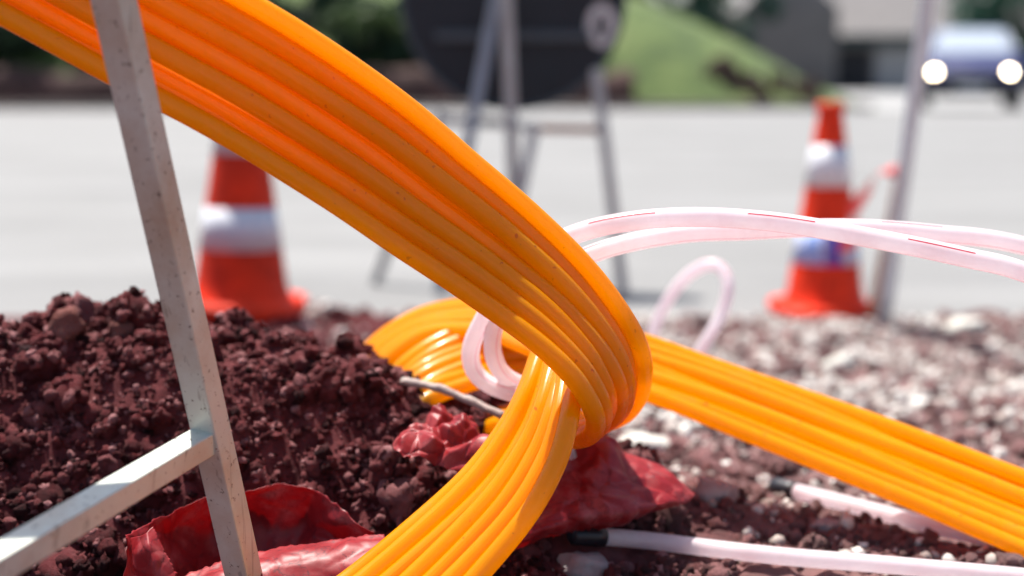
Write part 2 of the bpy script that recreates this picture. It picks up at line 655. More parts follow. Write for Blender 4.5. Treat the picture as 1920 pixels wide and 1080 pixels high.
tag(link_mesh('soil', me, M_SOIL), kind='structure')


def on_ground(px, py, lift=0.0):
    Y = 0.62
    while Y < 3.6:
        p = at(px, py, Y)
        if p.z < float(tz(p.x, p.y)) + lift:
            break
        Y += 0.004
    return p


# ------------------------------------------------------------------ crumbs, clods and stones
def proto_rock(sub, seed, amp=0.35, freq=1.6, fine=0.0):
    bm = bmesh.new()
    bmesh.ops.create_icosphere(bm, subdivisions=sub, radius=1.0)
    off = Vector((seed * 3.7, seed * 1.3, seed * 7.1))
    for v in bm.verts:
        d = v.co.normalized()
        k = 1.0 + amp * mnoise.noise(d * freq + off) + amp * 0.5 * mnoise.noise(d * freq * 2.3 + off)
        if fine:
            k += fine * (abs(mnoise.noise(d * 5.5 + off)) - 0.2) + fine * 0.6 * (abs(mnoise.noise(d * 11.0 + off)) - 0.2)
        v.co = d * k
    bm.verts.ensure_lookup_table()
    vs = np.array([v.co[:] for v in bm.verts])
    fs = np.array([[v.index for v in f.verts] for f in bm.faces])
    bm.free()
    return vs, fs


def rand_rot(n):
    q = RNG.normal(size=(n, 4))
    q /= np.linalg.norm(q, axis=1)[:, None]
    w, x, y, z = q.T
    return np.stack([np.stack([1 - 2 * (y * y + z * z), 2 * (x * y - z * w), 2 * (x * z + y * w)], -1),
                     np.stack([2 * (x * y + z * w), 1 - 2 * (x * x + z * z), 2 * (y * z - x * w)], -1),
                     np.stack([2 * (x * z - y * w), 2 * (y * z + x * w), 1 - 2 * (x * x + y * y)], -1)], 1)


def scatter(name, P, R, protos, mat, tones, squash=0.25, smooth=True):
    """Many small pieces as one mesh; each piece has its own tone."""
    which = RNG.integers(0, len(protos), len(P))
    AV, AF, AT, base = [], [], [], 0
    for k, (pv, pf) in enumerate(protos):
        idx = np.where(which == k)[0]
        if not len(idx):
            continue
        Rm = rand_rot(len(idx))
        s = R[idx][:, None] * (1 + squash * RNG.uniform(-1, 1, (len(idx), 3)))
        loc = pv[None] * s[:, None, :]
        w = np.einsum('nij,nvj->nvi', Rm, loc) + P[idx][:, None, :]
        AV.append(w.reshape(-1, 3))
        AF.append((pf[None] + (np.arange(len(idx)) * len(pv))[:, None, None] + base).reshape(-1, 3))
        AT.append(np.repeat(tones[idx], len(pv)))
        base += len(idx) * len(pv)
    AV, AF, AT = np.vstack(AV), np.vstack(AF), np.concatenate(AT)
    me = bpy.data.meshes.new(name)
    me.vertices.add(len(AV))
    me.vertices.foreach_set('co', AV.astype(np.float32).ravel())
    me.loops.add(AF.size)
    me.loops.foreach_set('vertex_index', AF.astype(np.int32).ravel())
    me.polygons.add(len(AF))
    me.polygons.foreach_set('loop_start', np.arange(0, AF.size, 3, dtype=np.int32))
    a = me.attributes.new('tone', 'FLOAT', 'POINT')
    a.data.foreach_set('value', AT.astype(np.float32))
    me.update(calc_edges=True)
    return link_mesh(name, me, mat, None, smooth)


def spots(n, x0, x1, y0, y1, rlo, rhi, power=2.2, sink=0.25, clump=0.0, cseed=40, cfreq=14):
    x = RNG.uniform(x0, x1, n)
    y = RNG.uniform(y0, y1, n)
    if clump:
        keep = (vnoise(x * cfreq, y * cfreq, cseed) + 0.5) > RNG.uniform(0, 1, n) * clump
        x, y = x[keep], y[keep]
    u = RNG.uniform(0, 1, len(x)) ** power
    r = rlo + (rhi - rlo) * u
    z = tzn(x, y) + r * (0.55 - sink * 2 * RNG.uniform(0, 1, len(x)))
    return np.stack([x, y, z], -1), r


PATH_A = [(1060, 1000), (1118, 1006), (1200, 1012), (1300, 1024), (1400, 1036), (1500, 1046), (1650, 1058), (1920, 1082), (2200, 1110)]
PATH_B = [(1430, 905), (1484, 919), (1560, 938), (1640, 958), (1740, 985), (1830, 1003), (1960, 1030)]
CLEAR = np.vstack([catmull([list(on_ground(x, y, 0.018)) for (x, y) in P_], 60)[:, :2] for P_ in (PATH_A, PATH_B)])


def off_tubes(P, R):
    d = np.min(np.linalg.norm(P[:, None, :2] - CLEAR[None], axis=2), axis=1)
    k = d > R * 1.1 + np.where(P[:, 1] < 1.6, 0.009, 0)
    return P[k], R[k]


crumb_protos = [proto_rock(2, 10 + i, 0.85, 1.7) for i in range(14)]
grain_protos = [proto_rock(1, 110 + i, 0.9, 1.7) for i in range(12)]
lump_protos = [proto_rock(3, 40 + i, 0.45, 1.5, 0.35) for i in range(10)]
stone_protos = [proto_rock(2 if i < 5 else 1, 70 + i, 0.55, 1.1) for i in range(14)]

P1, R1 = spots(20000, -0.52, 0.14, 0.80, 1.22, 0.0011, 0.0040, power=2.8)
P2, R2 = spots(5200, -0.10, 0.62, 0.84, 1.45, 0.0018, 0.0065, clump=1.0)
P3, R3 = spots(2600, -0.9, 1.3, 1.3, 3.0, 0.004, 0.014)
P4, R4 = spots(900, -0.52, 0.12, 0.80, 1.20, 0.0035, 0.0165, power=3.2, sink=0.5)
P5, R5 = spots(200, -0.05, 0.7, 0.88, 1.8, 0.004, 0.013, power=2.2, sink=0.35)
P6, R6 = spots(90, -1.2, 1.4, 1.6, 3.0, 0.010, 0.030, power=1.8, sink=0.35)
PL, RL = np.vstack([P4, P5, P6]), np.concatenate([R4, R5, R6])
PL, RL = off_tubes(PL, RL)
# smaller crumbs stuck to each lump
CP, CR_ = [], []
for (p_, r_) in zip(PL, RL):
    if p_[1] > 1.5:
        continue
    k_ = 12
    d_ = RNG.normal(size=(k_, 3))
    d_[:, 2] = np.abs(d_[:, 2])
    d_[:, 1] -= 0.5
    d_ /= np.linalg.norm(d_, axis=1)[:, None]
    CP.append(p_ + d_ * r_ * RNG.uniform(0.85, 1.2, (k_, 1)))
    CR_.append(r_ * RNG.uniform(0.16, 0.42, k_))
CP, CR_ = np.vstack(CP), np.concatenate(CR_)
tag(scatter('soil_lumps', PL, RL, lump_protos, M_CRUMB, np.clip(RNG.normal(0.42, 0.14, len(PL)), 0, 1)),
    'rough crumbly soil lumps mixed into the dug earth', 'soil', kind='stuff')
PC, RC = np.vstack([P1, P2, P3, CP]), np.concatenate([R1, R2, R3, CR_])
PC, RC = off_tubes(PC, RC)
big_ = RC > 0.0026
tag(scatter('soil_crumbs', PC[big_], RC[big_], crumb_protos, M_CRUMB, np.clip(RNG.normal(0.45, 0.26, int(big_.sum())), 0, 1), 0.4, False),
    'coarser red brown soil crumbs covering the dug earth', 'soil', kind='stuff')
tag(scatter('soil_grains', PC[~big_], RC[~big_], grain_protos, M_CRUMB, np.clip(RNG.normal(0.50, 0.26, int((~big_).sum())), 0, 1), 0.4, False),
    'fine red brown soil crumbs covering the dug earth', 'soil', kind='stuff')
# pale gravel on the right
P7, R7 = spots(2600, 0.02, 0.66, 0.92, 1.5, 0.0016, 0.0065, power=2.6, clump=1.1, cseed=51)
P8, R8 = spots(15000, 0.0, 1.35, 1.5, 3.1, 0.0028, 0.0105, power=2.2, clump=0.95, cseed=52, cfreq=6)
P9, R9 = spots(700, -0.5, 0.3, 2.0, 3.1, 0.004, 0.012, power=2.0, clump=1.1, cseed=53, cfreq=5)
PG, RG = np.vstack([P7, P8, P9]), np.concatenate([R7, R8, R9])
PG, RG = off_tubes(PG, RG)
tag(scatter('gravel', PG, RG, stone_protos, M_GRAVEL, np.clip(RNG.normal(0.70, 0.26, len(PG)), 0, 1), 0.45, False),
    'pale gravel and pebbles strewn over the soil on the right', 'gravel', kind='stuff')

# stones and clods that stand out one by one
def stone(name, px, py, rad, scl, label, cat, mat, group=None, rz=0.0, sub=3, seed=1, fine=0.15, amp=0.4, lift=0.4):
    p = on_ground(px, py)
    pv, pf = proto_rock(sub, seed, amp, 1.2, fine)
    pv = pv * np.array(scl)[None] * rad
    o = mesh_py(name, pv, [tuple(int(k) for k in f) for f in pf], mat)
    o.location = (p.x, p.y, float(tzn(p.x, p.y)) + lift * rad * scl[2])
    o.rotation_euler = (random.uniform(-0.2, 0.2), random.uniform(-0.2, 0.2), rz)
    return tag(o, label, cat, group)


M_CLOD = mat_soil('brick_red_clod', (0.07, 0.022, 0.018), (0.17, 0.06, 0.05), (0.26, 0.13, 0.12), 30, 200, 0.7)
M_DARKCLOD = mat_soil('dark_clod', (0.045, 0.016, 0.015), (0.10, 0.036, 0.033), (0.17, 0.08, 0.075), 30, 200, 0.7)
M_PALE = mat_soil('pale_limestone', (0.44, 0.41, 0.35), (0.60, 0.58, 0.52), (0.70, 0.68, 0.64), 30, 160, 0.3, rough=0.8)
M_GREYST = mat_soil('grey_stone', (0.22, 0.18, 0.18), (0.34, 0.29, 0.29), (0.48, 0.44, 0.42), 30, 160, 0.4, rough=0.8)
stone('clod', 128, 655, 0.012, (1.1, 1.0, 1.2), 'smooth reddish clod on the soil heap near the left edge', 'clod', M_CLOD, seed=3, fine=0.1)
stone('clod', 232, 642, 0.010, (1.1, 1.0, 1.1), 'small reddish clod on the soil heap just left of the steel post', 'clod', M_CLOD, seed=4, fine=0.1)
stone('clod', 1848, 606, 0.045, (1.15, 0.8, 0.42), 'flat dark brown clod at the road edge near the right edge', 'clod', M_DARKCLOD, seed=5)
stone('clod', 1324, 556, 0.03, (1.1, 0.8, 0.4), 'dark clod on the road edge inside the thin white tube loop', 'clod', M_DARKCLOD, seed=6)
stone('clod', 1235, 572, 0.035, (1.2, 0.8, 0.4), 'dark clod at the road edge just right of the duct bend', 'clod', M_DARKCLOD, seed=7)
stone('stone', 1570, 705, 0.026, (1.3, 0.6, 0.55), 'long whitish stone lying above the right orange ribbon', 'stone', M_PALE, seed=8, rz=0.5, fine=0.05)
stone('stone', 1215, 848, 0.017, (1.9, 1.0, 0.75), 'bright whitish stone beside the bottom of the duct bend', 'stone', M_PALE, seed=9, rz=-0.25, fine=0.1)
stone('stone', 1338, 985, 0.0115, (1.5, 1.0, 1.1), 'lumpy grey stone just above the lower cut white tube', 'stone', M_GREYST, seed=10, fine=0.35)
stone('stone', 1095, 1085, 0.013, (1.4, 1.0, 0.9), 'half pale half mauve stone at the bottom edge under the cut tube', 'stone', M_GREYST, seed=11, fine=0.1)
stone('stone', 1586, 1022, 0.0075, (0.8, 0.8, 1.3), 'small upright whitish stone between the two cut white tubes', 'stone', M_PALE, seed=12, fine=0.1)
stone('stone', 1600, 900, 0.010, (1.5, 1.0, 0.8), 'mottled pale stone tucked under the right orange ribbon', 'stone', M_PALE, seed=13, fine=0.15)
stone('stone', 1548, 1018, 0.008, (1.6, 0.7, 0.6), 'mauve stone lying just left of the upright whitish stone', 'stone', M_GREYST, seed=14, fine=0.1)
stone('stone', 1805, 640, 0.030, (1.2, 0.9, 0.6), 'pale rounded stone just below the flat dark clod at right', 'stone', M_PALE, seed=15, fine=0.1)
stone('stone', 690, 708, 0.006, (1.5, 1.0, 0.8), 'small pale stone on the heap left of the wooden stick', 'stone', M_PALE, seed=16, fine=0.1)

# ================================================================== ORANGE DUCT RIBBONS
DUCT_R = 0.0066
PITCHD = 0.0126
NDUCT = 7
W = PITCHD * (NDUCT - 1)


def pair(ax, ay, aY, bx, by, sign=1):
    """Two ribbon edge points: A fixed, B at the distance W from A on B's line of sight."""
    A = at(ax, ay, aY)
    best = None
    for k in range(0, 401):
        Yb = aY + sign * k * 0.0002
        B = at(bx, by, Yb)
        e = abs((B - A).length - W)
        if best is None or e < best[0]:
            best = (e, B)
    B = best[1]
    B = A + (B - A).normalized() * W
    return list(A) + list(B)


def ribbon(name, stations, label, cat, group, n=150, wobble=0.0012):
    root = empty(name, stations[-1][:3])
    S = catmull(stations, n)
    A, B = S[:, :3], S[:, 3:]
    C = smooth_poly((A + B) / 2, 3)
    D = B - A
    D = smooth_poly(D / np.linalg.norm(D, axis=1)[:, None], 5)
    D /= np.linalg.norm(D, axis=1)[:, None]
    T = np.gradient(C, axis=0)
    T /= np.linalg.norm(T, axis=1)[:, None]
    Nn = np.cross(T, D)
    Nn /= np.linalg.norm(Nn, axis=1)[:, None]
    loc = np.array(root.location)
    t = np.linspace(0, 1, n)
    for i in range(NDUCT):
        k = (i - (NDUCT - 1) / 2) * PITCHD
        wob = wobble * (np.sin(t * 8 + i * 2.4) + 0.5 * np.sin(t * 19 + i * 4.3)) + 1.5 * wobble * (-1) ** i * (1 - t)
        P = C + D * k + Nn * wob[:, None] - loc
        r = DUCT_R * (1 + 0.012 * np.sin(t * 15 + i))
        tube_obj('duct', P, r, M_ORANGE, root, seg=20, spin=0.3 * i)
    # the shared jacket between the ducts
    h = DUCT_R * 0.10
    prof = []
    m = 2
    ks = np.linspace(-W / 2, W / 2, (NDUCT - 1) * m + 1)
    verts, faces = [], []
    L = len(ks)
    for i in range(n):
        for s in (1, -1):
            for k in ks:
                verts.append(C[i] + D[i] * k + Nn[i] * h * s - loc)
    for i in range(n - 1):
        a, b = i * 2 * L, (i + 1) * 2 * L
        for j in range(L - 1):
            faces.append((a + j, a + j + 1, b + j + 1, b + j))
            faces.append((a + L + j + 1, a + L + j, b + L + j, b + L + j + 1))
    mesh_py('jacket', verts, faces, M_ORANGE, root)
    return tag(root, label, cat, group)


GRP_R = 'flat ribbons of orange ducts'
main = [
    pair(-560, -250, 0.80, -430, -470, 1),
    pair(-260, -112, 0.82, -125, -325, 1),
    pair(12, 30, 0.835, 148, -180, 1),
    pair(221, 144, 0.845, 351, -66, 1),
    pair(411, 246, 0.855, 545, 50, 1),
    pair(612, 370, 0.865, 742, 184, 1),
    pair(750, 462, 0.870, 880, 300, 1),
    pair(870, 540, 0.875, 990, 395, 1),
    pair(990, 626, 0.875, 1092, 500, 1),
    pair(1062, 692, 0.875, 1160, 592, 1),
    pair(1096, 740, 0.880, 1190, 650, 1),
    pair(1114, 782, 0.893, 1198, 695, 1),
    pair(1106, 812, 0.922, 1192, 740, 1),
    pair(1070, 822, 0.965, 1166, 778, 1),
    pair(1025, 812, 1.005, 1118, 792, 1),
    pair(960, 790, 1.040, 1040, 770, 1),
    pair(900, 800, 1.080, 960, 770, 1),
]
ribbon('duct_ribbon', main, 'wide orange duct ribbon sweeping from upper left into the tight bend', 'duct ribbon', GRP_R, 190, 0.0019)

low = [
    pair(420, 1260, 0.81, 560, 1420, -1),
    pair(520, 1172, 0.84, 668, 1320, -1),
    pair(640, 1090, 0.872, 775, 1205, -1),
    pair(782, 975, 0.898, 903, 1070, -1),
    pair(880, 885, 0.914, 988, 968, -1),
    pair(945, 800, 0.930, 1040, 875, -1),
    pair(983, 730, 0.945, 1062, 802, -1),
    pair(1006, 665, 0.968, 1072, 742, -1),
    pair(1026, 610, 0.995, 1076, 690, -1),
    pair(1045, 575, 1.03, 1080, 660, -1),
    pair(1045, 560, 1.08, 1050, 670, -1),
    pair(1010, 560, 1.14, 985, 650, -1),
    pair(950, 565, 1.20, 930, 630, -1),
    pair(870, 572, 1.24, 870, 622, -1),
    pair(785, 592, 1.26, 800, 629, -1),
    pair(708, 640, 1.26, 735, 670, -1),
    pair(668, 695, 1.25, 695, 720, -1),
    pair(645, 780, 1.24, 675, 800, -1),
]
ribbon('duct_ribbon', low, 'orange duct ribbon rising from the bottom edge behind the bend and arching back into soil', 'duct ribbon', GRP_R, 210)

right = [
    pair(2500, 1130, 0.98, 2480, 1250, -1),
    pair(2200, 1010, 1.02, 2175, 1135, -1),
    pair(1920, 902, 1.08, 1895, 1020, -1),
    pair(1700, 818, 1.12, 1670, 925, -1),
    pair(1450, 722, 1.16, 1425, 823, -1),
    pair(1215, 640, 1.19, 1195, 738, -1),
    pair(1080, 605, 1.20, 1065, 705, -1),
    pair(960, 602, 1.19, 950, 705, -1),
    pair(860, 625, 1.175, 868, 725, -1),
    pair(785, 665, 1.16, 800, 750, -1),
    pair(735, 715, 1.15, 765, 790, -1),
    pair(710, 790, 1.14, 745, 850, -1),
]
ribbon('duct_ribbon', right, 'blurred orange duct ribbon running down to the right edge over the gravel', 'duct ribbon', GRP_R, 160, 0.0022)

# ================================================================== WHITE TUBES
GRP_W = 'milky white tubes'


def white_tube(pts, r, label, spin=0.0, n=140, cap=None, cap_mat=None):
    P = catmull([list(p) for p in pts], n)
    P = smooth_poly(P, 2)
    o = tube_obj('white_tube', P, r, M_WHITE_TUBE, None, seg=20, spin=spin)
    if cap:
        q = P[0]
        d = (P[0] - P[3])
        d = d / np.linalg.norm(d)
        tube_obj('end_cap', np.array([q - d * 0.006, q + d * 0.002, q + d * cap * 0.5, q + d * cap * 0.93, q + d * cap]),
                 np.array([r * 1.12, r * 1.16, r * 1.16, r * 1.10, r * 0.8]), M_CAP, o, seg=18)
    return tag(o, label, 'tube', GRP_W)


white_tube([at(*p) for p in [(2900, 1250, 0.95), (2500, 800, 0.93), (2200, 620, 0.92), (1920, 510, 0.925), (1820, 485, 0.93), (1720, 463, 0.935),
                              (1620, 444, 0.94), (1520, 426, 0.945), (1420, 413, 0.95), (1300, 407, 0.955), (1180, 415, 0.96), (1080, 438, 0.97),
                              (1000, 480, 0.985), (940, 545, 1.00), (903, 605, 1.02), (882, 655, 1.03), (890, 700, 1.035), (930, 728, 1.03), (985, 745, 1.02), (1040, 785, 1.02), (1065, 860, 1.02)]],
           0.0067, 'milky white tube crossing in front of the other and looping left below the orange ribbon', spin=2.2, n=200)
white_tube([at(*p) for p in [(3000, 1200, 1.03), (2600, 800, 1.01), (2250, 560, 1.0), (1920, 461, 0.99), (1750, 438, 0.985), (1620, 428, 0.98), (1500, 428, 0.98),
                              (1400, 433, 0.98), (1290, 437, 0.98), (1180, 455, 0.98), (1100, 480, 0.985), (1020, 520, 1.0), (955, 565, 1.01), (925, 620, 1.015), (925, 668, 1.02), (945, 705, 1.025), (985, 725, 1.03), (1040, 750, 1.03), (1080, 820, 1.03)]],
           0.0065, 'milky white tube with red dashes passing just below and behind its twin', spin=2.6, n=200)
white_tube([at(*p) for p in [(1195, 800, 1.62), (1205, 720, 1.62), (1225, 620, 1.62), (1268, 540, 1.62), (1315, 500, 1.61), (1350, 500, 1.60), (1366, 535, 1.58), (1352, 590, 1.57),
                              (1318, 650, 1.56), (1285, 720, 1.56), (1270, 800, 1.56)]],
           0.0068, 'thin blurred white tube loop standing behind the right orange ribbon', n=100)


def ground_path(pix, lift):
    out = []
    for (x, y) in pix:
        p = on_ground(x, y, lift)
        out.append(p)
    return out


white_tube(ground_path(PATH_A[1:], 0.018),
           0.0064, 'cut white tube with black end lying along the bottom right', spin=2.0, n=80, cap=0.022)
white_tube(ground_path(PATH_B[1:], 0.018),
           0.0068, 'short cut white tube with black end passing under the right orange ribbon', spin=2.0, n=60, cap=0.022)

# ================================================================== FRONT STEEL STAND
st = empty('sign_stand', (at(470, 1150, 0.93).x, 0.93, 0.15))
loc = Vector(st.location)
pt, pb = at(186, -120, 0.755), at(480, 1180, 0.89)
bm = bar_bm(pt, pb, 0.0176, 0.0176, up=Vector((0.35, 1, 0)).normalized(), roll=0.0, bev=0.0012)
bm.transform(Matrix.Translation(-loc))
bm_obj('post', bm, M_POST, st)
b0, b1 = at(408, 812, 0.852), at(-330, 1250, 0.585)
bm = bar_bm(b0, b1, 0.0150, 0.0150, up=Vector((0, 0, 1)), roll=math.radians(-10), bev=0.0009)
bm.transform(Matrix.Translation(-loc))
bm_obj('brace', bm, M_POST, st)
wv, wf = [], []
jd = (b1 - b0).normalized()
jx = jd.cross(Vector((0, 0, 1))).normalized()
jy = jx.cross(jd).normalized()
ring = []
for k in range(41):
    a_ = 2 * math.pi * k / 40
    c_, s_ = math.cos(a_), math.sin(a_)
    q_ = 0.0082 / max(abs(c_), abs(s_))
    ring.append(np.array(b0 - loc + jd * (0.0120 + 0.0006 * math.sin(9 * a_)) + jx * c_ * q_ + jy * s_ * q_))
tube_obj('weld_bead', np.array(ring), 0.0013 + 0.0005 * np.abs(np.sin(np.arange(41) * 1.3)), M_RUST, st, seg=8)
tag(st, 'scuffed grey square steel post with welded brace standing in the left foreground', 'sign stand')

# ================================================================== RED FILM
def film(name, rows, label, group, crumple=0.006, seed=1, nu=130, nv=46, thick=0.00025, freq=26.0):
    """A crumpled sheet lofted through rows of points (top to bottom)."""
    R = [catmull([list(p) for p in row], nu) for row in rows]
    G = np.stack(R, 0)
    cols = [catmull(G[:, i, :], nv) for i in range(nu)]
    G = np.stack(cols, 1)
    du = np.gradient(G, axis=1)
    dv = np.gradient(G, axis=0)
    Nn = np.cross(du, dv)
    Nn /= np.linalg.norm(Nn, axis=2)[..., None] + 1e-9
    H = np.zeros(G.shape[:2])
    for i in range(nv):
        for j in range(nu):
            p = Vector(G[i, j])
            w_ = p + 0.010 * mnoise.noise_vector(p * 22 + Vector((seed, 0, 0)))
            d1 = mnoise.voronoi(w_ * freq * 0.9 + Vector((seed, 0, 0)))[0]
            d2 = mnoise.voronoi(w_ * freq * 2.2 + Vector((0, seed, 0)))[0]
            H[i, j] = 2.0 * ((d1[1] - d1[0]) - 0.3) * -1.0 + 0.6 * ((d2[1] - d2[0]) - 0.3) * -1.0 + 0.8 * mnoise.noise(p * freq * 0.6 + Vector((0, 0, seed)))
    # torn, uneven edges
    for j in range(nu):
        G[0, j] += (G[1, j] - G[0, j]) * 1.6 * mnoise.noise(Vector((j * 0.35, seed, 0)))
        G[-1, j] += (G[-2, j] - G[-1, j]) * 2.0 * mnoise.noise(Vector((j * 0.4, seed, 5)))
    G = G + Nn * (H * crumple)[..., None]
    verts = G.reshape(-1, 3)
    faces = [(i * nu + j, i * nu + j + 1, (i + 1) * nu + j + 1, (i + 1) * nu + j) for i in range(nv - 1) for j in range(nu - 1)]
    o = mesh_py(name, verts, faces, M_FILM)
    md = o.modifiers.new('thickness', 'SOLIDIFY')
    md.thickness = thick
    return tag(o, label, 'plastic film', group)


GF = 'crumpled red plastic film'
film('plastic_film', [
    [at(236, 1008, 0.865), at(262, 992, 0.895), at(330, 955, 0.937), at(420, 930, 0.955), at(500, 916, 0.960), at(580, 925, 0.955), at(645, 955, 0.945), at(694, 1003, 0.933)],
    [at(232, 1060, 0.865), at(280, 1040, 0.895), at(340, 1010, 0.945), at(420, 1000, 0.970), at(505, 990, 0.975), at(580, 990, 0.970), at(640, 1005, 0.955), at(690, 1030, 0.937)],
    [at(240, 1130, 0.845), at(300, 1110, 0.885), at(350, 1080, 0.930), at(420, 1075, 0.950), at(505, 1065, 0.955), at(580, 1055, 0.950), at(640, 1060, 0.940), at(690, 1075, 0.925)],
], 'upright red plastic film curling behind the steel post', GF, 0.006, 3)
film('plastic_film', [
    [at(300, 1105, 0.890), at(360, 1072, 0.900), at(450, 1042, 0.910), at(540, 1022, 0.915), at(630, 1008, 0.917), at(720, 1000, 0.915)],
    [at(290, 1160, 0.860), at(360, 1115, 0.870), at(450, 1085, 0.880), at(540, 1062, 0.885), at(630, 1050, 0.888), at(730, 1040, 0.888)],
    [at(290, 1300, 0.845), at(360, 1250, 0.850), at(450, 1220, 0.855), at(540, 1190, 0.860), at(630, 1170, 0.865), at(740, 1160, 0.865)],
], 'pale dusty red film rolled over at the bottom edge beside the post', GF, 0.0032, 9, freq=24)
film('plastic_film', [
    [at(288, 985, 0.865), at(300, 1010, 0.860), at(322, 1050, 0.855), at(345, 1110, 0.850)],
    [at(268, 1000, 0.860), at(275, 1030, 0.850), at(285, 1070, 0.845), at(295, 1120, 0.840)],
    [at(240, 1008, 0.875), at(243, 1040, 0.865), at(248, 1080, 0.860), at(255, 1130, 0.855)],
], 'small pointed fold of red film at the far left of the heap foot', GF, 0.003, 5, nu=70, nv=36)
film('plastic_film', [
    [at(1040, 838, 0.99), at(1075, 818, 1.03), at(1110, 808, 1.05), at(1150, 824, 1.06), at(1205, 865, 1.06), at(1260, 893, 1.05), at(1308, 915, 1.045)],
    [at(1000, 930, 0.97), at(1050, 895, 0.995), at(1100, 880, 1.01), at(1150, 882, 1.015), at(1205, 900, 1.02), at(1255, 915, 1.02), at(1303, 927, 1.03)],
    [at(960, 1022, 0.95), at(1030, 985, 0.96), at(1090, 965, 0.97), at(1150, 955, 0.98), at(1200, 950, 0.99), at(1250, 945, 1.00), at(1295, 945, 1.02)],
    [at(960, 1040, 0.965), at(1030, 1012, 0.975), at(1090, 1000, 0.985), at(1150, 990, 0.99), at(1200, 978, 1.0), at(1250, 965, 1.01), at(1292, 955, 1.025)],
], 'tent of red plastic film spread under the orange duct bend', GF, 0.006, 13, nu=150, nv=70, freq=22)
film('plastic_film', [
    [at(735, 832, 0.985), at(775, 795, 1.00), at(820, 768, 1.01), at(865, 770, 1.01), at(905, 800, 1.00), at(930, 830, 0.985)],
    [at(742, 845, 0.97), at(785, 830, 0.975), at(825, 815, 0.98), at(865, 815, 0.98), at(900, 835, 0.97), at(925, 860, 0.96)],
    [at(765, 850, 0.965), at(800, 860, 0.965), at(835, 870, 0.96), at(865, 880, 0.955), at(890, 890, 0.95), at(910, 900, 0.945)],
], 'small crumpled red film scrap on the heap left of the rising ribbon', GF, 0.013, 21, nu=110, nv=60, freq=30)

# pale stick
s0, s1 = at(756, 714, 1.075), at(945, 780, 1.04)
P = catmull([list(s0), list(s0.lerp(s1, 0.4) + Vector((0, 0, 0.004))), list(s1)], 24)
tag(tube_obj('wooden_stick', P + 0.0003 * RNG.normal(size=P.shape), 0.0032 + 0.0004 * np.sin(np.arange(24) * 0.9), simple_mat('weathered_wood', (0.40, 0.33, 0.30), 0.85, scale=90, bmp=0.3), None, seg=8),
    'pale weathered stick lying on the soil heap below the arching ribbons', 'stick')


# ================================================================== CONES
def cone(loc, s, label, graffiti=False, rz=0.0, tilt=(0, 0)):
    root = empty('traffic_cone', loc, rz)
    root.rotation_euler = (tilt[0], tilt[1], rz)
    # base plate
    bv = []
    for (hw, zz) in ((0.112, 0.0), (0.116, 0.006), (0.116, 0.024), (0.108, 0.032), (0.05, 0.033)):
        for k in range(32):
            a_ = 2 * math.pi * (k + 0.5) / 32
            q_ = (abs(math.cos(a_)) ** 6 + abs(math.sin(a_)) ** 6) ** (-1 / 6)
            bv.append((s * hw * q_ * math.cos(a_), s * hw * q_ * math.sin(a_), s * zz))
    bf = [(r_ * 32 + k, r_ * 32 + (k + 1) % 32, (r_ + 1) * 32 + (k + 1) % 32, (r_ + 1) * 32 + k) for r_ in range(4) for k in range(32)]
    bf.append(tuple(range(31, -1, -1)))
    mesh_py('base', bv, bf, M_CONE, root, smooth=False)

    def R(z):
        return s * (0.094 + (0.026 - 0.094) * (z / s - 0.02) / 0.48)
    prof = [(0.099 * s, 0.032 * s), (0.094 * s, 0.040 * s), (R(0.06 * s), 0.06 * s)]
    for z in np.linspace(0.08, 0.455, 14):
        prof.append((R(z * s), z * s))
    prof += [(R(0.465 * s), 0.465 * s), (0.029 * s, 0.472 * s), (0.033 * s, 0.485 * s), (0.033 * s, 0.497 * s), (0.029 * s, 0.502 * s), (0.020 * s, 0.502 * s), (0.020 * s, 0.44 * s)]
    lathe_obj('body', prof, M_CONE, root, 40)
    m, nt, bs, _ = nodes_of('reflective_white_band')
    v = coords(nt)
    n = noise_node(nt, 18, 5, 0.6, v)
    c = ramp(nt, n.outputs[0], [(0.3, (0.55, 0.56, 0.60)), (0.7, (0.70, 0.70, 0.73))]).outputs[0]
    if graffiti:
        mp = nt.nodes.new('ShaderNodeMapping')
        mp.inputs['Scale'].default_value = (1.0, 1.0, 0.28)
        nt.links.new(v, mp.inputs['Vector'])
        g = noise_node(nt, 34, 2, 0.5, mp.outputs[0])
        gm = ramp(nt, g.outputs[0], [(0.48, (0, 0, 0)), (0.53, (1, 1, 1))])
        sep = nt.nodes.new('ShaderNodeSeparateXYZ')
        nt.links.new(v, sep.inputs[0])
        lowm = math_n(nt, 'LESS_THAN', sep.outputs[2], 0.22 * s)
        ctr = math_n(nt, 'LESS_THAN', math_n(nt, 'ABSOLUTE', math_n(nt, 'ADD', sep.outputs[0], 0.008)), 0.019)
        c = mixc(nt, math_n(nt, 'MULTIPLY', math_n(nt, 'MULTIPLY', gm.outputs[0], lowm), 0.85), c, (0.16, 0.30, 0.72))
        c = mixc(nt, math_n(nt, 'MULTIPLY', math_n(nt, 'MULTIPLY', ctr, lowm), 0.9), c, (0.07, 0.03, 0.36))
    nt.links.new(c, bs.inputs['Base Color'])
    bs.inputs['Roughness'].default_value = 0.35
    for (z0, z1) in ((0.128, 0.208), (0.308, 0.402)):
        e = 0.0016 * s
        lathe_obj('reflective_band', [(R(z0 * s), z0 * s), (R(z0 * s) + e, z0 * s), (R(z1 * s) + e, z1 * s), (R(z1 * s), z1 * s)], m, root, 40)
    return tag(root, label, 'traffic cone', 'traffic cones')


cp = at(1545, 590, 3.16)
cone((cp.x, cp.y, max(cp.z, 0.012)), 0.945, 'whole orange cone with blue marks on its lower white band at right', True, rz=0.12)
cp = at(452, 588, 2.72)
cone((cp.x, cp.y, cp.z), 1.0, 'orange cone partly hidden behind the ribbon and soil heap at left', False, rz=-0.12, tilt=(-0.02, 0.02))

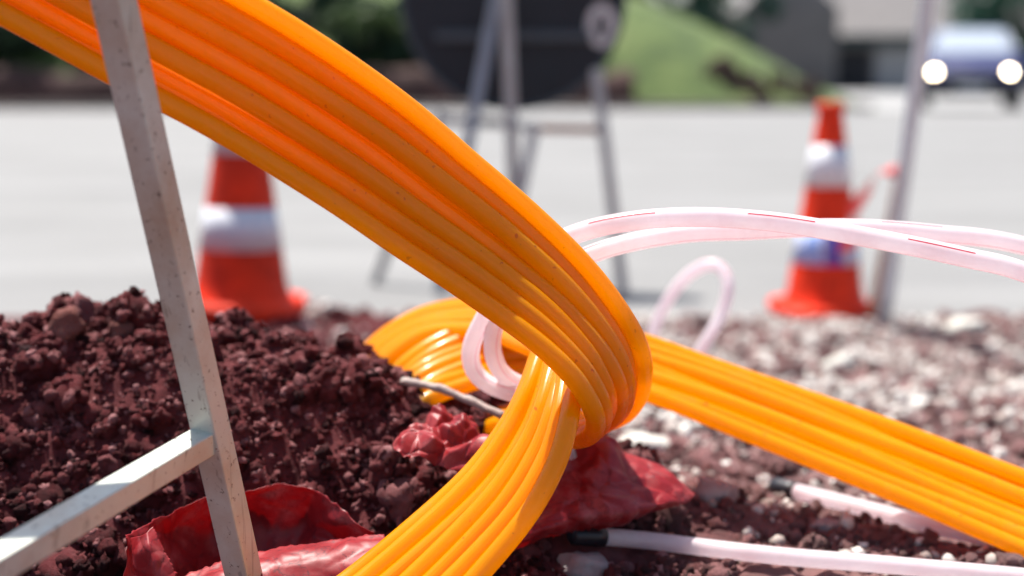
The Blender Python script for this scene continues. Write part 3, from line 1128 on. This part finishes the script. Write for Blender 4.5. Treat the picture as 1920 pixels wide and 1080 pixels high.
# ================================================================== RIGHT POLE WITH TAPE
foot = on_ground(1655, 604)
foot = at(1655, 604, 2.92)
rp = empty('pole_stand', foot)
o3 = Vector(foot)
top = at(1760, -150, 2.50)
P = np.array([foot - o3 + Vector((0, 0, -0.03)), top - o3])
P = np.linspace(P[0], P[1], 8)
tube_obj('pole', P, 0.0145, M_POLE, rp, seg=16)
l0, l1 = at(1688, 330, 2.80), at(1636, 585, 2.98)
tube_obj('rusty_leg', np.linspace(np.array(l0 - o3), np.array(l1 - o3), 6), 0.0105, M_RUST, rp, seg=12)
k0 = at(1676, 322, 2.765)
bm = bmesh.new()
bmesh.ops.create_icosphere(bm, subdivisions=2, radius=0.016)
for v in bm.verts:
    v.co = Vector((v.co.x * 0.9, v.co.y, v.co.z * 0.8)) + (k0 - o3)
bm_obj('clamp', bm, simple_mat('red_clamp', (0.55, 0.03, 0.03), 0.4), rp, smooth=True)
tag(rp, 'leaning grey steel pole with rusty leg beside the right cone', 'pole')

m, nt, bs, out = nodes_of('barrier_tape_red_white')
a = nt.nodes.new('ShaderNodeAttribute')
a.attribute_name = 'along'
fr = math_n(nt, 'FRACT', math_n(nt, 'ADD', math_n(nt, 'MULTIPLY', a.outputs['Fac'], 7.0), 0.25))
nt.links.new(mixc(nt, math_n(nt, 'LESS_THAN', fr, 0.5), (0.75, 0.72, 0.72), (0.70, 0.06, 0.07)), bs.inputs['Base Color'])
bs.inputs['Roughness'].default_value = 0.4
translucent_mix(nt, bs, out, (0.7, 0.2, 0.2), 0.3)
TP = catmull([list(at(*p)) for p in [(1676, 322, 2.745), (1652, 322, 2.76), (1628, 345, 2.80), (1608, 385, 2.86), (1596, 430, 2.92), (1590, 470, 2.96)]], 30)
vv, ff = [], []
s = np.concatenate([[0], np.cumsum(np.linalg.norm(np.diff(TP, axis=0), axis=1))])
wd = np.interp(s, [0, 0.05, 0.12, s[-1]], [0.006, 0.014, 0.022, 0.022])
for i, p in enumerate(TP):
    d = Vector((0.75, 0.25 + 0.4 * math.sin(i * 0.4), 0.45)).normalized() * wd[i]
    vv += [Vector(p) - d, Vector(p) + Vector((0, 0.003 * math.sin(i), 0)), Vector(p) + d]
for i in range(29):
    for j in range(2):
        ff.append((i * 3 + j, i * 3 + j + 1, i * 3 + j + 4, i * 3 + j + 3))
to = mesh_py('barrier_tape', vv, ff, m)
al = to.data.attributes.new('along', 'FLOAT', 'POINT')
al.data.foreach_set('value', np.repeat(s, 3).astype(np.float32))
tm = to.modifiers.new('thickness', 'SOLIDIFY')
tm.thickness = 0.0006
tag(to, 'strip of red and white barrier tape tied to the leaning pole', 'barrier tape')

# ================================================================== BACK SIGN STAND
bs_loc = (at(960, 540, 3.6).x, 3.65, 0.0)
sg = empty('sign_stand', bs_loc)
o4 = Vector(bs_loc)
M_STAND_L = mat_metal('pale_stand_steel', (0.42, 0.42, 0.40), (0.30, 0.26, 0.22), 0.4)
M_STAND_B = mat_metal('blue_grey_stand_steel', (0.26, 0.30, 0.35), (0.22, 0.22, 0.22), 0.4)
for nm, p, q, w, mt in [
    ('leg', (934, -20, 3.62), (824, 552, 3.55), 0.030, M_STAND_B),
    ('leg', (828, 212, 3.70), (702, 535, 3.72), 0.026, M_STAND_L),
    ('leg', (944, -150, 3.60), (968, 470, 3.58), 0.032, M_STAND_L),
    ('leg', (1004, 232, 3.52), (938, 548, 3.45), 0.026, M_STAND_L),
    ('leg', (1118, 130, 3.62), (1168, 552, 3.55), 0.028, M_STAND_L),
    ('crossbar', (820, 226, 3.70), (945, 232, 3.64), 0.024, M_STAND_L),
    ('crossbar', (990, 240, 3.54), (1128, 243, 3.61), 0.020, M_RUST),
    ('crossbar', (950, 236, 3.60), (1004, 238, 3.52), 0.020, M_STAND_L),
]:
    p, q = at(*p), at(*q)
    if nm == 'leg':
        t = (p.z - 0.002) / (p.z - q.z)
        q = p + (q - p) * t
    bm = bar_bm(p - o4, q - o4, w, w, up=Vector((0, 1, 0.01)), bev=0.003)
    bm_obj(nm, bm, mt, sg)
tag(sg, 'blurred steel trestle stand on the road carrying the round sign', 'sign stand')

dc = at(962, -6, 3.74)
sn = empty('round_sign', (dc.x, dc.y, dc.z - 0.285))
SR = 0.285
bm = bmesh.new()
bmesh.ops.create_cone(bm, cap_ends=True, segments=64, radius1=SR, radius2=SR, depth=0.004, matrix=Matrix.Translation((0, 0, SR)) @ Matrix.Rotation(math.pi / 2, 4, 'X'))
bm_obj('plate', bm, simple_mat('dark_sign_back', (0.012, 0.014, 0.018), 0.7, 0.0, 0.3, 6), sn, smooth=False)
# rim
P = np.array([[SR * math.cos(a), 0.0, SR + SR * math.sin(a)] for a in np.linspace(0, 2 * math.pi, 65)])
tube_obj('rim', P, 0.008, simple_mat('dark_rim', (0.05, 0.06, 0.07), 0.4, 0.5), sn, seg=8)
bm = bmesh.new()
bmesh.ops.create_cone(bm, cap_ends=True, segments=64, radius1=SR * 0.97, radius2=SR * 0.97, depth=0.001, matrix=Matrix.Translation((0, 0.0035, SR)) @ Matrix.Rotation(math.pi / 2, 4, 'X'))
bm_obj('sign_face', bm, simple_mat('sign_face_white', (0.7, 0.7, 0.7), 0.4), sn)
for dz in (-0.1, 0.1):
    box_obj('bracket', (-0.2, -0.022, SR + dz - 0.012), (0.2, -0.0025, SR + dz + 0.012), simple_mat('bracket_steel', (0.07, 0.08, 0.09), 0.5, 0.4), sn, 0.003)
# oval pale mark near the right of the plate
mk = at(1128, 48, 3.735)
vv, ff = [], []
for i in range(36):
    a = 2 * math.pi * i / 36
    for (rx, rz_) in ((0.040, 0.056), (0.014, 0.034)):
        vv.append((mk.x - dc.x + rx * math.cos(a), -0.0045, mk.z - dc.z + SR + rz_ * math.sin(a)))
for i in range(36):
    k = (i + 1) % 36
    ff.append((i * 2, k * 2, k * 2 + 1, i * 2 + 1))
mesh_py('sticker', vv, ff, simple_mat('pale_sticker', (0.55, 0.52, 0.50), 0.5), sn, smooth=False)
tag(sn, 'dark round road sign seen from behind on the trestle stand', 'road sign')


# ================================================================== CAR
def car(loc, rz):
    root = empty('parked_car', loc, rz)
    paint = simple_mat('blue_car_paint', (0.003, 0.009, 0.085), 0.5, 0.0, 0.05, 2, coat=0.0)
    glass = simple_mat('car_glass_glare', (0.42, 0.48, 0.55), 0.12, 0.3, 0.02, 2, spec=0.8)  # glare on the glass is put into its pale base colour
    # side profile (y forward = -), lofted across the width; front at -2
    prof = [(-1.95, 0.30), (-2.0, 0.45), (-1.98, 0.62), (-1.88, 0.74), (-1.5, 0.84), (-0.95, 0.93), (-0.9, 0.95), (0.3, 0.96), (1.6, 0.97), (1.85, 0.90), (1.92, 0.6), (1.88, 0.3)]
    xs_ = [(-0.84, 0.90), (-0.80, 0.97), (-0.60, 1.0), (0, 1.01), (0.60, 1.0), (0.80, 0.97), (0.84, 0.90)]
    vv, ff = [], []
    n = len(prof)
    for x, k in xs_:
        for (y, z) in prof:
            vv.append((x, y * (0.94 + 0.06 * k if abs(x) > 0.7 else 1.0) * (1 - 0.05 * (abs(x) / 0.84) ** 3), 0.3 + (z - 0.3) * k))
    for i in range(len(xs_) - 1):
        for j in range(n):
            a, b = i * n + j, i * n + (j + 1) % n
            ff.append((a, b, b + n, a + n))
    ff.append(tuple(range(n)))
    ff.append(tuple((len(xs_) - 1) * n + j for j in range(n - 1, -1, -1)))
    mesh_py('body', vv, ff, paint, root, smooth=False)
    # cabin
    low_ = [(-0.76, -0.95, 0.93), (0.76, -0.95, 0.93), (0.76, 1.65, 0.95), (-0.76, 1.65, 0.95)]
    hi_ = [(-0.56, -0.15, 1.42), (0.56, -0.15, 1.42), (0.58, 1.25, 1.44), (-0.58, 1.25, 1.44)]
    bm = bmesh.new()
    vs = [bm.verts.new(v) for v in low_ + hi_]
    for f in [(0, 1, 5, 4), (1, 2, 6, 5), (2, 3, 7, 6), (3, 0, 4, 7), (4, 5, 6, 7)]:
        bm.faces.new([vs[k] for k in f])
    bmesh.ops.bevel(bm, geom=list(bm.edges), offset=0.05, segments=3, affect='EDGES')
    bm_obj('cabin', bm, paint, root, smooth=True)

    def quad(name, pts, mat, off):
        c = Vector(off)
        o = mesh_py(name, [Vector(p) + c for p in pts], [(0, 1, 2, 3)], mat, root, smooth=False)
        md = o.modifiers.new('t', 'SOLIDIFY')
        md.thickness = 0.012
        return o
    ws = [(-0.68, -0.90, 0.965), (0.68, -0.90, 0.965), (0.52, -0.21, 1.385), (-0.52, -0.21, 1.385)]
    quad('windscreen', ws, glass, (0, -0.02, 0.012))
    for sx in (-1, 1):
        quad('side_window', [(sx * 0.755, -0.70, 0.98), (sx * 0.755, 1.3, 1.0), (sx * 0.605, 1.1, 1.37), (sx * 0.60, -0.10, 1.37)], glass, (sx * 0.012, 0, 0))
        # headlight: a lit lamp
        m, nt, b2, out_ = nodes_of('lit_headlight')
        em = nt.nodes.new('ShaderNodeEmission')
        em.inputs['Color'].default_value = (1.0, 0.82, 0.54, 1)
        em.inputs['Strength'].default_value = 24.0
        nt.links.new(em.outputs[0], out_.inputs['Surface'])
        bm = bmesh.new()
        bmesh.ops.create_uvsphere(bm, u_segments=20, v_segments=12, radius=0.055)
        for v in bm.verts:
            v.co = Vector((v.co.x + sx * 0.60, v.co.y * 0.35 - 1.93, v.co.z * 0.85 + 0.63))
        hl = bm_obj('headlight', bm, m, root, smooth=True)
        box_obj('wing_mirror', (sx * 0.80 - 0.09, -0.72, 0.93), (sx * 0.80 + 0.09, -0.60, 1.05), paint, root, 0.03)
        for y in (-1.2, 1.2):
            bm = bmesh.new()
            bmesh.ops.create_cone(bm, cap_ends=True, segments=28, radius1=0.30, radius2=0.30, depth=0.19,
                                  matrix=Matrix.Translation((sx * 0.755, y, 0.30)) @ Matrix.Rotation(math.pi / 2, 4, 'Y'))
            wh = bm_obj('wheel', bm, M_BLACK, root)
            bm = bmesh.new()
            bmesh.ops.create_cone(bm, cap_ends=True, segments=20, radius1=0.18, radius2=0.16, depth=0.02,
                                  matrix=Matrix.Translation((sx * 0.86, y, 0.30)) @ Matrix.Rotation(sx * math.pi / 2, 4, 'Y'))
            bm_obj('rim', bm, simple_mat('alloy', (0.4, 0.4, 0.42), 0.35, 0.8), wh)
    box_obj('bumper', (-0.80, -2.06, 0.22), (0.80, -1.88, 0.46), M_BLACK, root, 0.04)
    box_obj('grille', (-0.38, -2.03, 0.50), (0.38, -1.95, 0.62), M_BLACK, root, 0.02)
    box_obj('number_plate', (-0.26, -2.075, 0.33), (0.26, -2.062, 0.43), simple_mat('number_plate_white', (0.6, 0.6, 0.62), 0.4), root, 0.004)
    return tag(root, 'dark blue car with both headlights lit facing the camera at far right', 'car')


car((8.27, 26.05, 0.0), -0.28)

# ================================================================== FAR SETTING
M_WALLG = simple_mat('grey_render', (0.14, 0.13, 0.125), 0.85, scale=1.2)
M_ROOFG = simple_mat('grey_roof', (0.15, 0.14, 0.138), 0.8, scale=2.0)
M_EAVE = simple_mat('dark_teal_trim', (0.012, 0.035, 0.04), 0.6)
M_DOOR = simple_mat('pale_garage_door', (0.34, 0.34, 0.35), 0.6)
M_OPENING_SHADE = simple_mat('opening_shade', (0.02, 0.02, 0.025), 0.8)
BY = 60.0
bx = at(1380, 150, BY).x
hb = empty('house', (bx, BY, -0.03))
PXM = FPX / BY


def hx(px):
    return (px - 960) / PXM * 0.99 - bx


box_obj('gable_wall', (0, -1.2, 0), (hx(1556), 7, 3.4), M_WALLG, hb)
gv = [(0.0, -1.2, 3.4), (hx(1556), -1.2, 3.4), (hx(1556) / 2, -1.2, 5.2), (0, 7, 3.4), (hx(1556), 7, 3.4), (hx(1556) / 2, 7, 5.2)]
mesh_py('gable', gv, [(0, 1, 2), (3, 5, 4), (0, 2, 5, 3), (1, 4, 5, 2)], M_ROOFG, hb, smooth=False)
box_obj('wall', (hx(1556) + 0.01, 0, 0), (hx(2300), 8, 2.1), M_WALLG, hb)
rv_ = [(hx(1558), -0.6, 2.2), (hx(2320), -0.6, 2.2), (hx(2320), 4, 5.4), (hx(1558), 4, 5.4), (hx(2320), 8.6, 2.2), (hx(1558), 8.6, 2.2)]
rf_ = mesh_py('roof', rv_, [(0, 1, 2, 3), (3, 2, 4, 5), (0, 3, 5), (1, 4, 2)], M_ROOFG, hb, smooth=False)
box_obj('eave', (hx(1558), -0.72, 1.95), (hx(2320), -0.58, 2.32), M_EAVE, rf_)
box_obj('garage_opening_shade', (hx(1562), -0.03, 0), (hx(1632), -0.002, 1.75), M_OPENING_SHADE, hb)  # dark panel on the solid wall, painted as the shade inside an opening
gd = box_obj('garage_door', (hx(1640), -0.06, 0), (hx(1716), -0.003, 1.8), M_DOOR, hb)
for k in range(5):
    box_obj('panel', (hx(1640) + 0.04, -0.085, 0.04 + k * 0.35), (hx(1716) - 0.04, -0.063, 0.36 + k * 0.35), M_DOOR, gd, 0.01)
for px in (1790, 1960):
    wd_ = box_obj('window', (hx(px), -0.05, 0.8), (hx(px) + 1.1, -0.003, 1.7), simple_mat('window_glass', (0.03, 0.04, 0.05), 0.1), hb)
    box_obj('frame', (hx(px) - 0.06, -0.07, 0.74), (hx(px) + 1.16, -0.052, 0.80), M_DOOR, wd_)
    box_obj('frame', (hx(px) - 0.06, -0.07, 1.70), (hx(px) + 1.16, -0.052, 1.76), M_DOOR, wd_)
    box_obj('frame', (hx(px) + 0.52, -0.07, 0.80), (hx(px) + 0.58, -0.052, 1.70), M_DOOR, wd_)
tag(hb, 'grey house with dark eaves and pale garage door behind the car', 'house')

# grassy bank
hxs = np.linspace(-30, 7.2, 120)
hys = np.linspace(25.4, 46, 60)
HX, HY = np.meshgrid(hxs, hys)
topz = np.interp(HX, [-30, -10, 1.5, 2.6, 4.0, 5.0, 5.9, 7.2], [3.6, 3.2, 2.6, 2.35, 1.75, 1.2, 0.6, -0.1])
prof_ = 1 - np.exp(-np.clip(HY - 25.5, 0, None) / 2.2)
HZ = -0.05 + topz * prof_ * 1.08 + 0.10 * vnoise(HX * 0.9, HY * 0.9, 3) + 0.05 * vnoise(HX * 3, HY * 3, 6)
I = np.arange(HX.size).reshape(HX.shape)
F = np.stack([I[:-1, :-1], I[:-1, 1:], I[1:, 1:], I[1:, :-1]], -1).reshape(-1, 4)
m, nt, bsn, _ = nodes_of('bank_grass')
v = coords(nt)
n1 = noise_node(nt, 1.1, 5, 0.65, v)
n2 = noise_node(nt, 9.0, 5, 0.7, v)
g = ramp(nt, n1.outputs[0], [(0.38, (0.022, 0.050, 0.008)), (0.5, (0.065, 0.105, 0.020)), (0.6, (0.10, 0.14, 0.036)), (0.68, (0.15, 0.12, 0.07))])
nt.links.new(mixc(nt, 0.3, g.outputs[0], ramp(nt, n2.outputs[0], [(0.3, (0.06, 0.11, 0.02)), (0.7, (0.20, 0.26, 0.08))]).outputs[0]), bsn.inputs['Base Color'])
bsn.inputs['Roughness'].default_value = 0.9
bump(nt, bsn, n2.outputs[0], 0.8, 0.1)
tag(mesh_py('grass_bank', np.stack([HX, HY, HZ], -1).reshape(-1, 3), [tuple(int(k) for k in f) for f in F], m), kind='structure')


def leaf_mesh(name, clumps, n, size, mat, parent, seed):
    rg = np.random.default_rng(seed)
    cl = np.array(clumps)
    k = rg.integers(0, len(cl), n)
    d = rg.normal(size=(n, 3))
    d /= np.linalg.norm(d, axis=1)[:, None]
    rad = cl[k, 3] * rg.uniform(0.35, 1.0, n) ** 0.5
    c = cl[k, :3] + d * rad[:, None] * np.array([1, 1, 0.8])
    a = rg.normal(size=(n, 3))
    a /= np.linalg.norm(a, axis=1)[:, None]
    b = np.cross(a, d + 0.5 * rg.normal(size=(n, 3)))
    b /= np.linalg.norm(b, axis=1)[:, None] + 1e-9
    s = size * rg.uniform(0.6, 1.4, n)[:, None]
    V = np.stack([c - a * s, c - b * s * 0.5, c + a * s, c + b * s * 0.5], 1).reshape(-1, 3)
    me = bpy.data.meshes.new(name)
    me.vertices.add(len(V))
    me.vertices.foreach_set('co', V.astype(np.float32).ravel())
    me.loops.add(4 * n)
    me.loops.foreach_set('vertex_index', np.arange(4 * n, dtype=np.int32))
    me.polygons.add(n)
    me.polygons.foreach_set('loop_start', np.arange(0, 4 * n, 4, dtype=np.int32))
    at_ = me.attributes.new('tone', 'FLOAT', 'POINT')
    tone = np.clip(0.25 + 0.5 * rg.uniform(0, 1, len(cl))[k] + 0.25 * rg.uniform(-1, 1, n), 0, 1)
    at_.data.foreach_set('value', np.repeat(tone, 4).astype(np.float32))
    me.update(calc_edges=True)
    return link_mesh(name, me, mat, parent, False)


M_BARK = simple_mat('bark', (0.07, 0.05, 0.04), 0.9, scale=6, bmp=0.4)
LEAF_D = mat_leaf('dark_leaf', (0.008, 0.020, 0.011), (0.024, 0.058, 0.024))
LEAF_T = mat_leaf('teal_leaf', (0.010, 0.050, 0.032), (0.03, 0.11, 0.07))
LEAF_B = mat_leaf('brown_leaf', (0.055, 0.035, 0.030), (0.14, 0.095, 0.075))
LEAF_G = mat_leaf('mid_leaf', (0.03, 0.065, 0.018), (0.09, 0.14, 0.04))


def tree(x, y, h, w, low_, mat, label, seed, z0=0.0, group='trees behind the road'):
    rg = random.Random(seed)
    root = empty('tree', (x, y, z0))
    P = catmull([[0, 0, -0.3], [rg.uniform(-.1, .1) * h * .2, rg.uniform(-.1, .1), h * 0.35], [rg.uniform(-.1, .1) * h * .3, 0, h * 0.75]], 14)
    tr = tube_obj('trunk', P, np.linspace(0.035 * h, 0.012 * h, 14), M_BARK, root, seg=10)
    cl = []
    for i in range(34):
        a = rg.uniform(0, 2 * math.pi)
        zz = low_ + (h - low_) * rg.random()
        k = math.sin(math.pi * min(1, max(0.08, (zz - low_) / (h - low_) * 0.9 + 0.1)))
        rr = w * 0.5 * k * math.sqrt(rg.random())
        cl.append((rr * math.cos(a), rr * math.sin(a), zz, w * rg.uniform(0.13, 0.24)))
        if i % 5 == 0:
            e = Vector(cl[-1][:3])
            b = Vector(P[6])
            tube_obj('limb', np.array([b, b.lerp(e, 0.5) + Vector((0, 0, 0.1)), e]), np.array([0.016 * h, 0.011 * h, 0.005 * h]), M_BARK, tr, seg=6)
    leaf_mesh('crown', cl, 5200, 0.16, mat, root, seed)
    return tag(root, label, 'tree', group)


def shrub(x, y, h, w, mat, label, seed, z0=0.0, n=3600, d=None, leaf=0.09, group='shrubs along the far road edge'):
    rg = random.Random(seed)
    root = empty('shrub', (x, y, z0))
    cl = []
    for i in range(22):
        a = rg.uniform(0, 2 * math.pi)
        rr = math.sqrt(rg.random())
        zz = h * (0.10 + 0.75 * rg.random() * (1 - 0.5 * rr))
        cl.append((rr * w * 0.42 * math.cos(a), rr * (d or w) * 0.42 * math.sin(a), zz, h * rg.uniform(0.15, 0.25)))
    for i in range(0, 15, 5):
        tube_obj('stem', np.array([(0, 0, -0.1), (cl[i][0] * .5, cl[i][1] * .5, cl[i][2] * .5), cl[i][:3]]), np.array([0.04, 0.03, 0.012]), M_BARK, root, seg=6)
    leaf_mesh('foliage', cl, n, leaf, mat, root, seed)
    return tag(root, label, 'shrub', group)


def px_x(px, Y):
    return (px - 960) / FPX * Y


shrub_specs = [
    (-430, 27.0, 2.4, 3.2, LEAF_D, 'dark shrub just beyond the left edge behind the road'),
    (-130, 26.8, 2.3, 3.0, LEAF_D, 'dark shrub at the far left edge under the orange ribbon'),
    (150, 27.2, 2.5, 3.0, LEAF_D, 'dark shrub behind the steel post across the road'),
    (400, 27.0, 2.2, 3.0, LEAF_D, 'dark shrub hidden mostly behind the main orange ribbon'),
    (640, 27.4, 2.0, 2.4, LEAF_D, 'dark green shrub right of the ribbon near the top edge'),
    (830, 27.0, 1.9, 2.2, LEAF_D, 'dark shrub behind the left side of the round sign'),
    (1010, 27.0, 2.1, 2.4, LEAF_D, 'dark shrub behind the right half of the round sign'),
]
for i, (px, Y, h, w, mt, lb) in enumerate(shrub_specs):
    shrub(px_x(px, Y), Y, h * 1.25, w * 1.15, mt, lb, 100 + i, z0=0.15, n=9000, leaf=0.13)
shrub(px_x(1430, 26.3), 26.3, 0.85, 2.3, LEAF_B, 'low brown dry bush at the foot of the grass bank', 130, z0=0.0, n=5200, d=1.0)
shrub(px_x(1345, 26.9), 26.6, 0.75, 1.0, LEAF_B, 'small greyish brown bush left of the wider dry bush', 131, z0=0.25, n=2600, d=0.8)
shrub(px_x(690, 26.2), 26.0, 0.8, 1.6, LEAF_G, 'lighter green low shrub near the top edge right of the ribbon', 132, z0=1.25, n=2200)

# brown earth wall in front of the shrubs
M_EARTH = simple_mat('brown_earth_wall', (0.070, 0.036, 0.031), 0.95, var=0.5, scale=2.2, bmp=0.6)
wx0, wx1 = px_x(-600, 25.4), px_x(1186, 25.4)
n = 160
vv, ff = [], []
for i in range(n):
    x = wx0 + (wx1 - wx0) * i / (n - 1)
    hgt = 0.62 + 0.18 * float(vnoise(x * 0.9, 0.3, 5)) + 0.10 * float(vnoise(x * 4, 0.3, 6))
    y = 25.15 + 0.2 * float(vnoise(x * 1.2, 3.3, 7))
    vv += [(x, y, -0.1), (x, y + 0.06, hgt * 0.55), (x, y + 0.12, hgt), (x, y + 0.55, hgt + 0.04), (x, y + 0.8, -0.1)]
for i in range(n - 1):
    for j in range(4):
        ff.append((i * 5 + j, (i + 1) * 5 + j, (i + 1) * 5 + j + 1, i * 5 + j + 1))
tag(mesh_py('earth_wall', vv, ff, M_EARTH), 'low brown earth wall along the far road edge behind the round sign', 'wall')

for i, (px, Y, h, w, lw, mt, lb, z0) in enumerate([
    (1330, 48, 6.5, 4.2, 1.4, LEAF_T, 'teal green tree between the grass bank and the house', 0.0),
    (1875, 46, 6.0, 4.6, 1.3, LEAF_T, 'dark green tree above the car at the right edge', 0.0),
    (2140, 48, 6.5, 5.0, 1.0, LEAF_D, 'dark tree standing beyond the right edge', 0.0),
    (1110, 50, 7.5, 5.5, 0.3, LEAF_D, 'tall dark tree on the bank behind the round sign', 2.2),
    (860, 49, 7.5, 5.5, 0.3, LEAF_D, 'tall dark tree on the bank left of the round sign', 2.4),
    (600, 48, 7.0, 5.5, 0.3, LEAF_T, 'tall tree on the bank at the top right of the ribbon', 2.6),
    (330, 49, 7.5, 6.0, 0.3, LEAF_D, 'tall dark tree on the bank behind the main ribbon', 2.7),
    (60, 48, 7.0, 6.0, 0.3, LEAF_D, 'tall dark tree on the bank at the far left', 2.8),
    (-220, 49, 7.5, 6.0, 0.3, LEAF_D, 'tall dark tree beyond the left edge on the bank', 2.9),
]):
    tree(px_x(px, Y), Y, h, w, lw, mt, lb, 200 + i, z0)
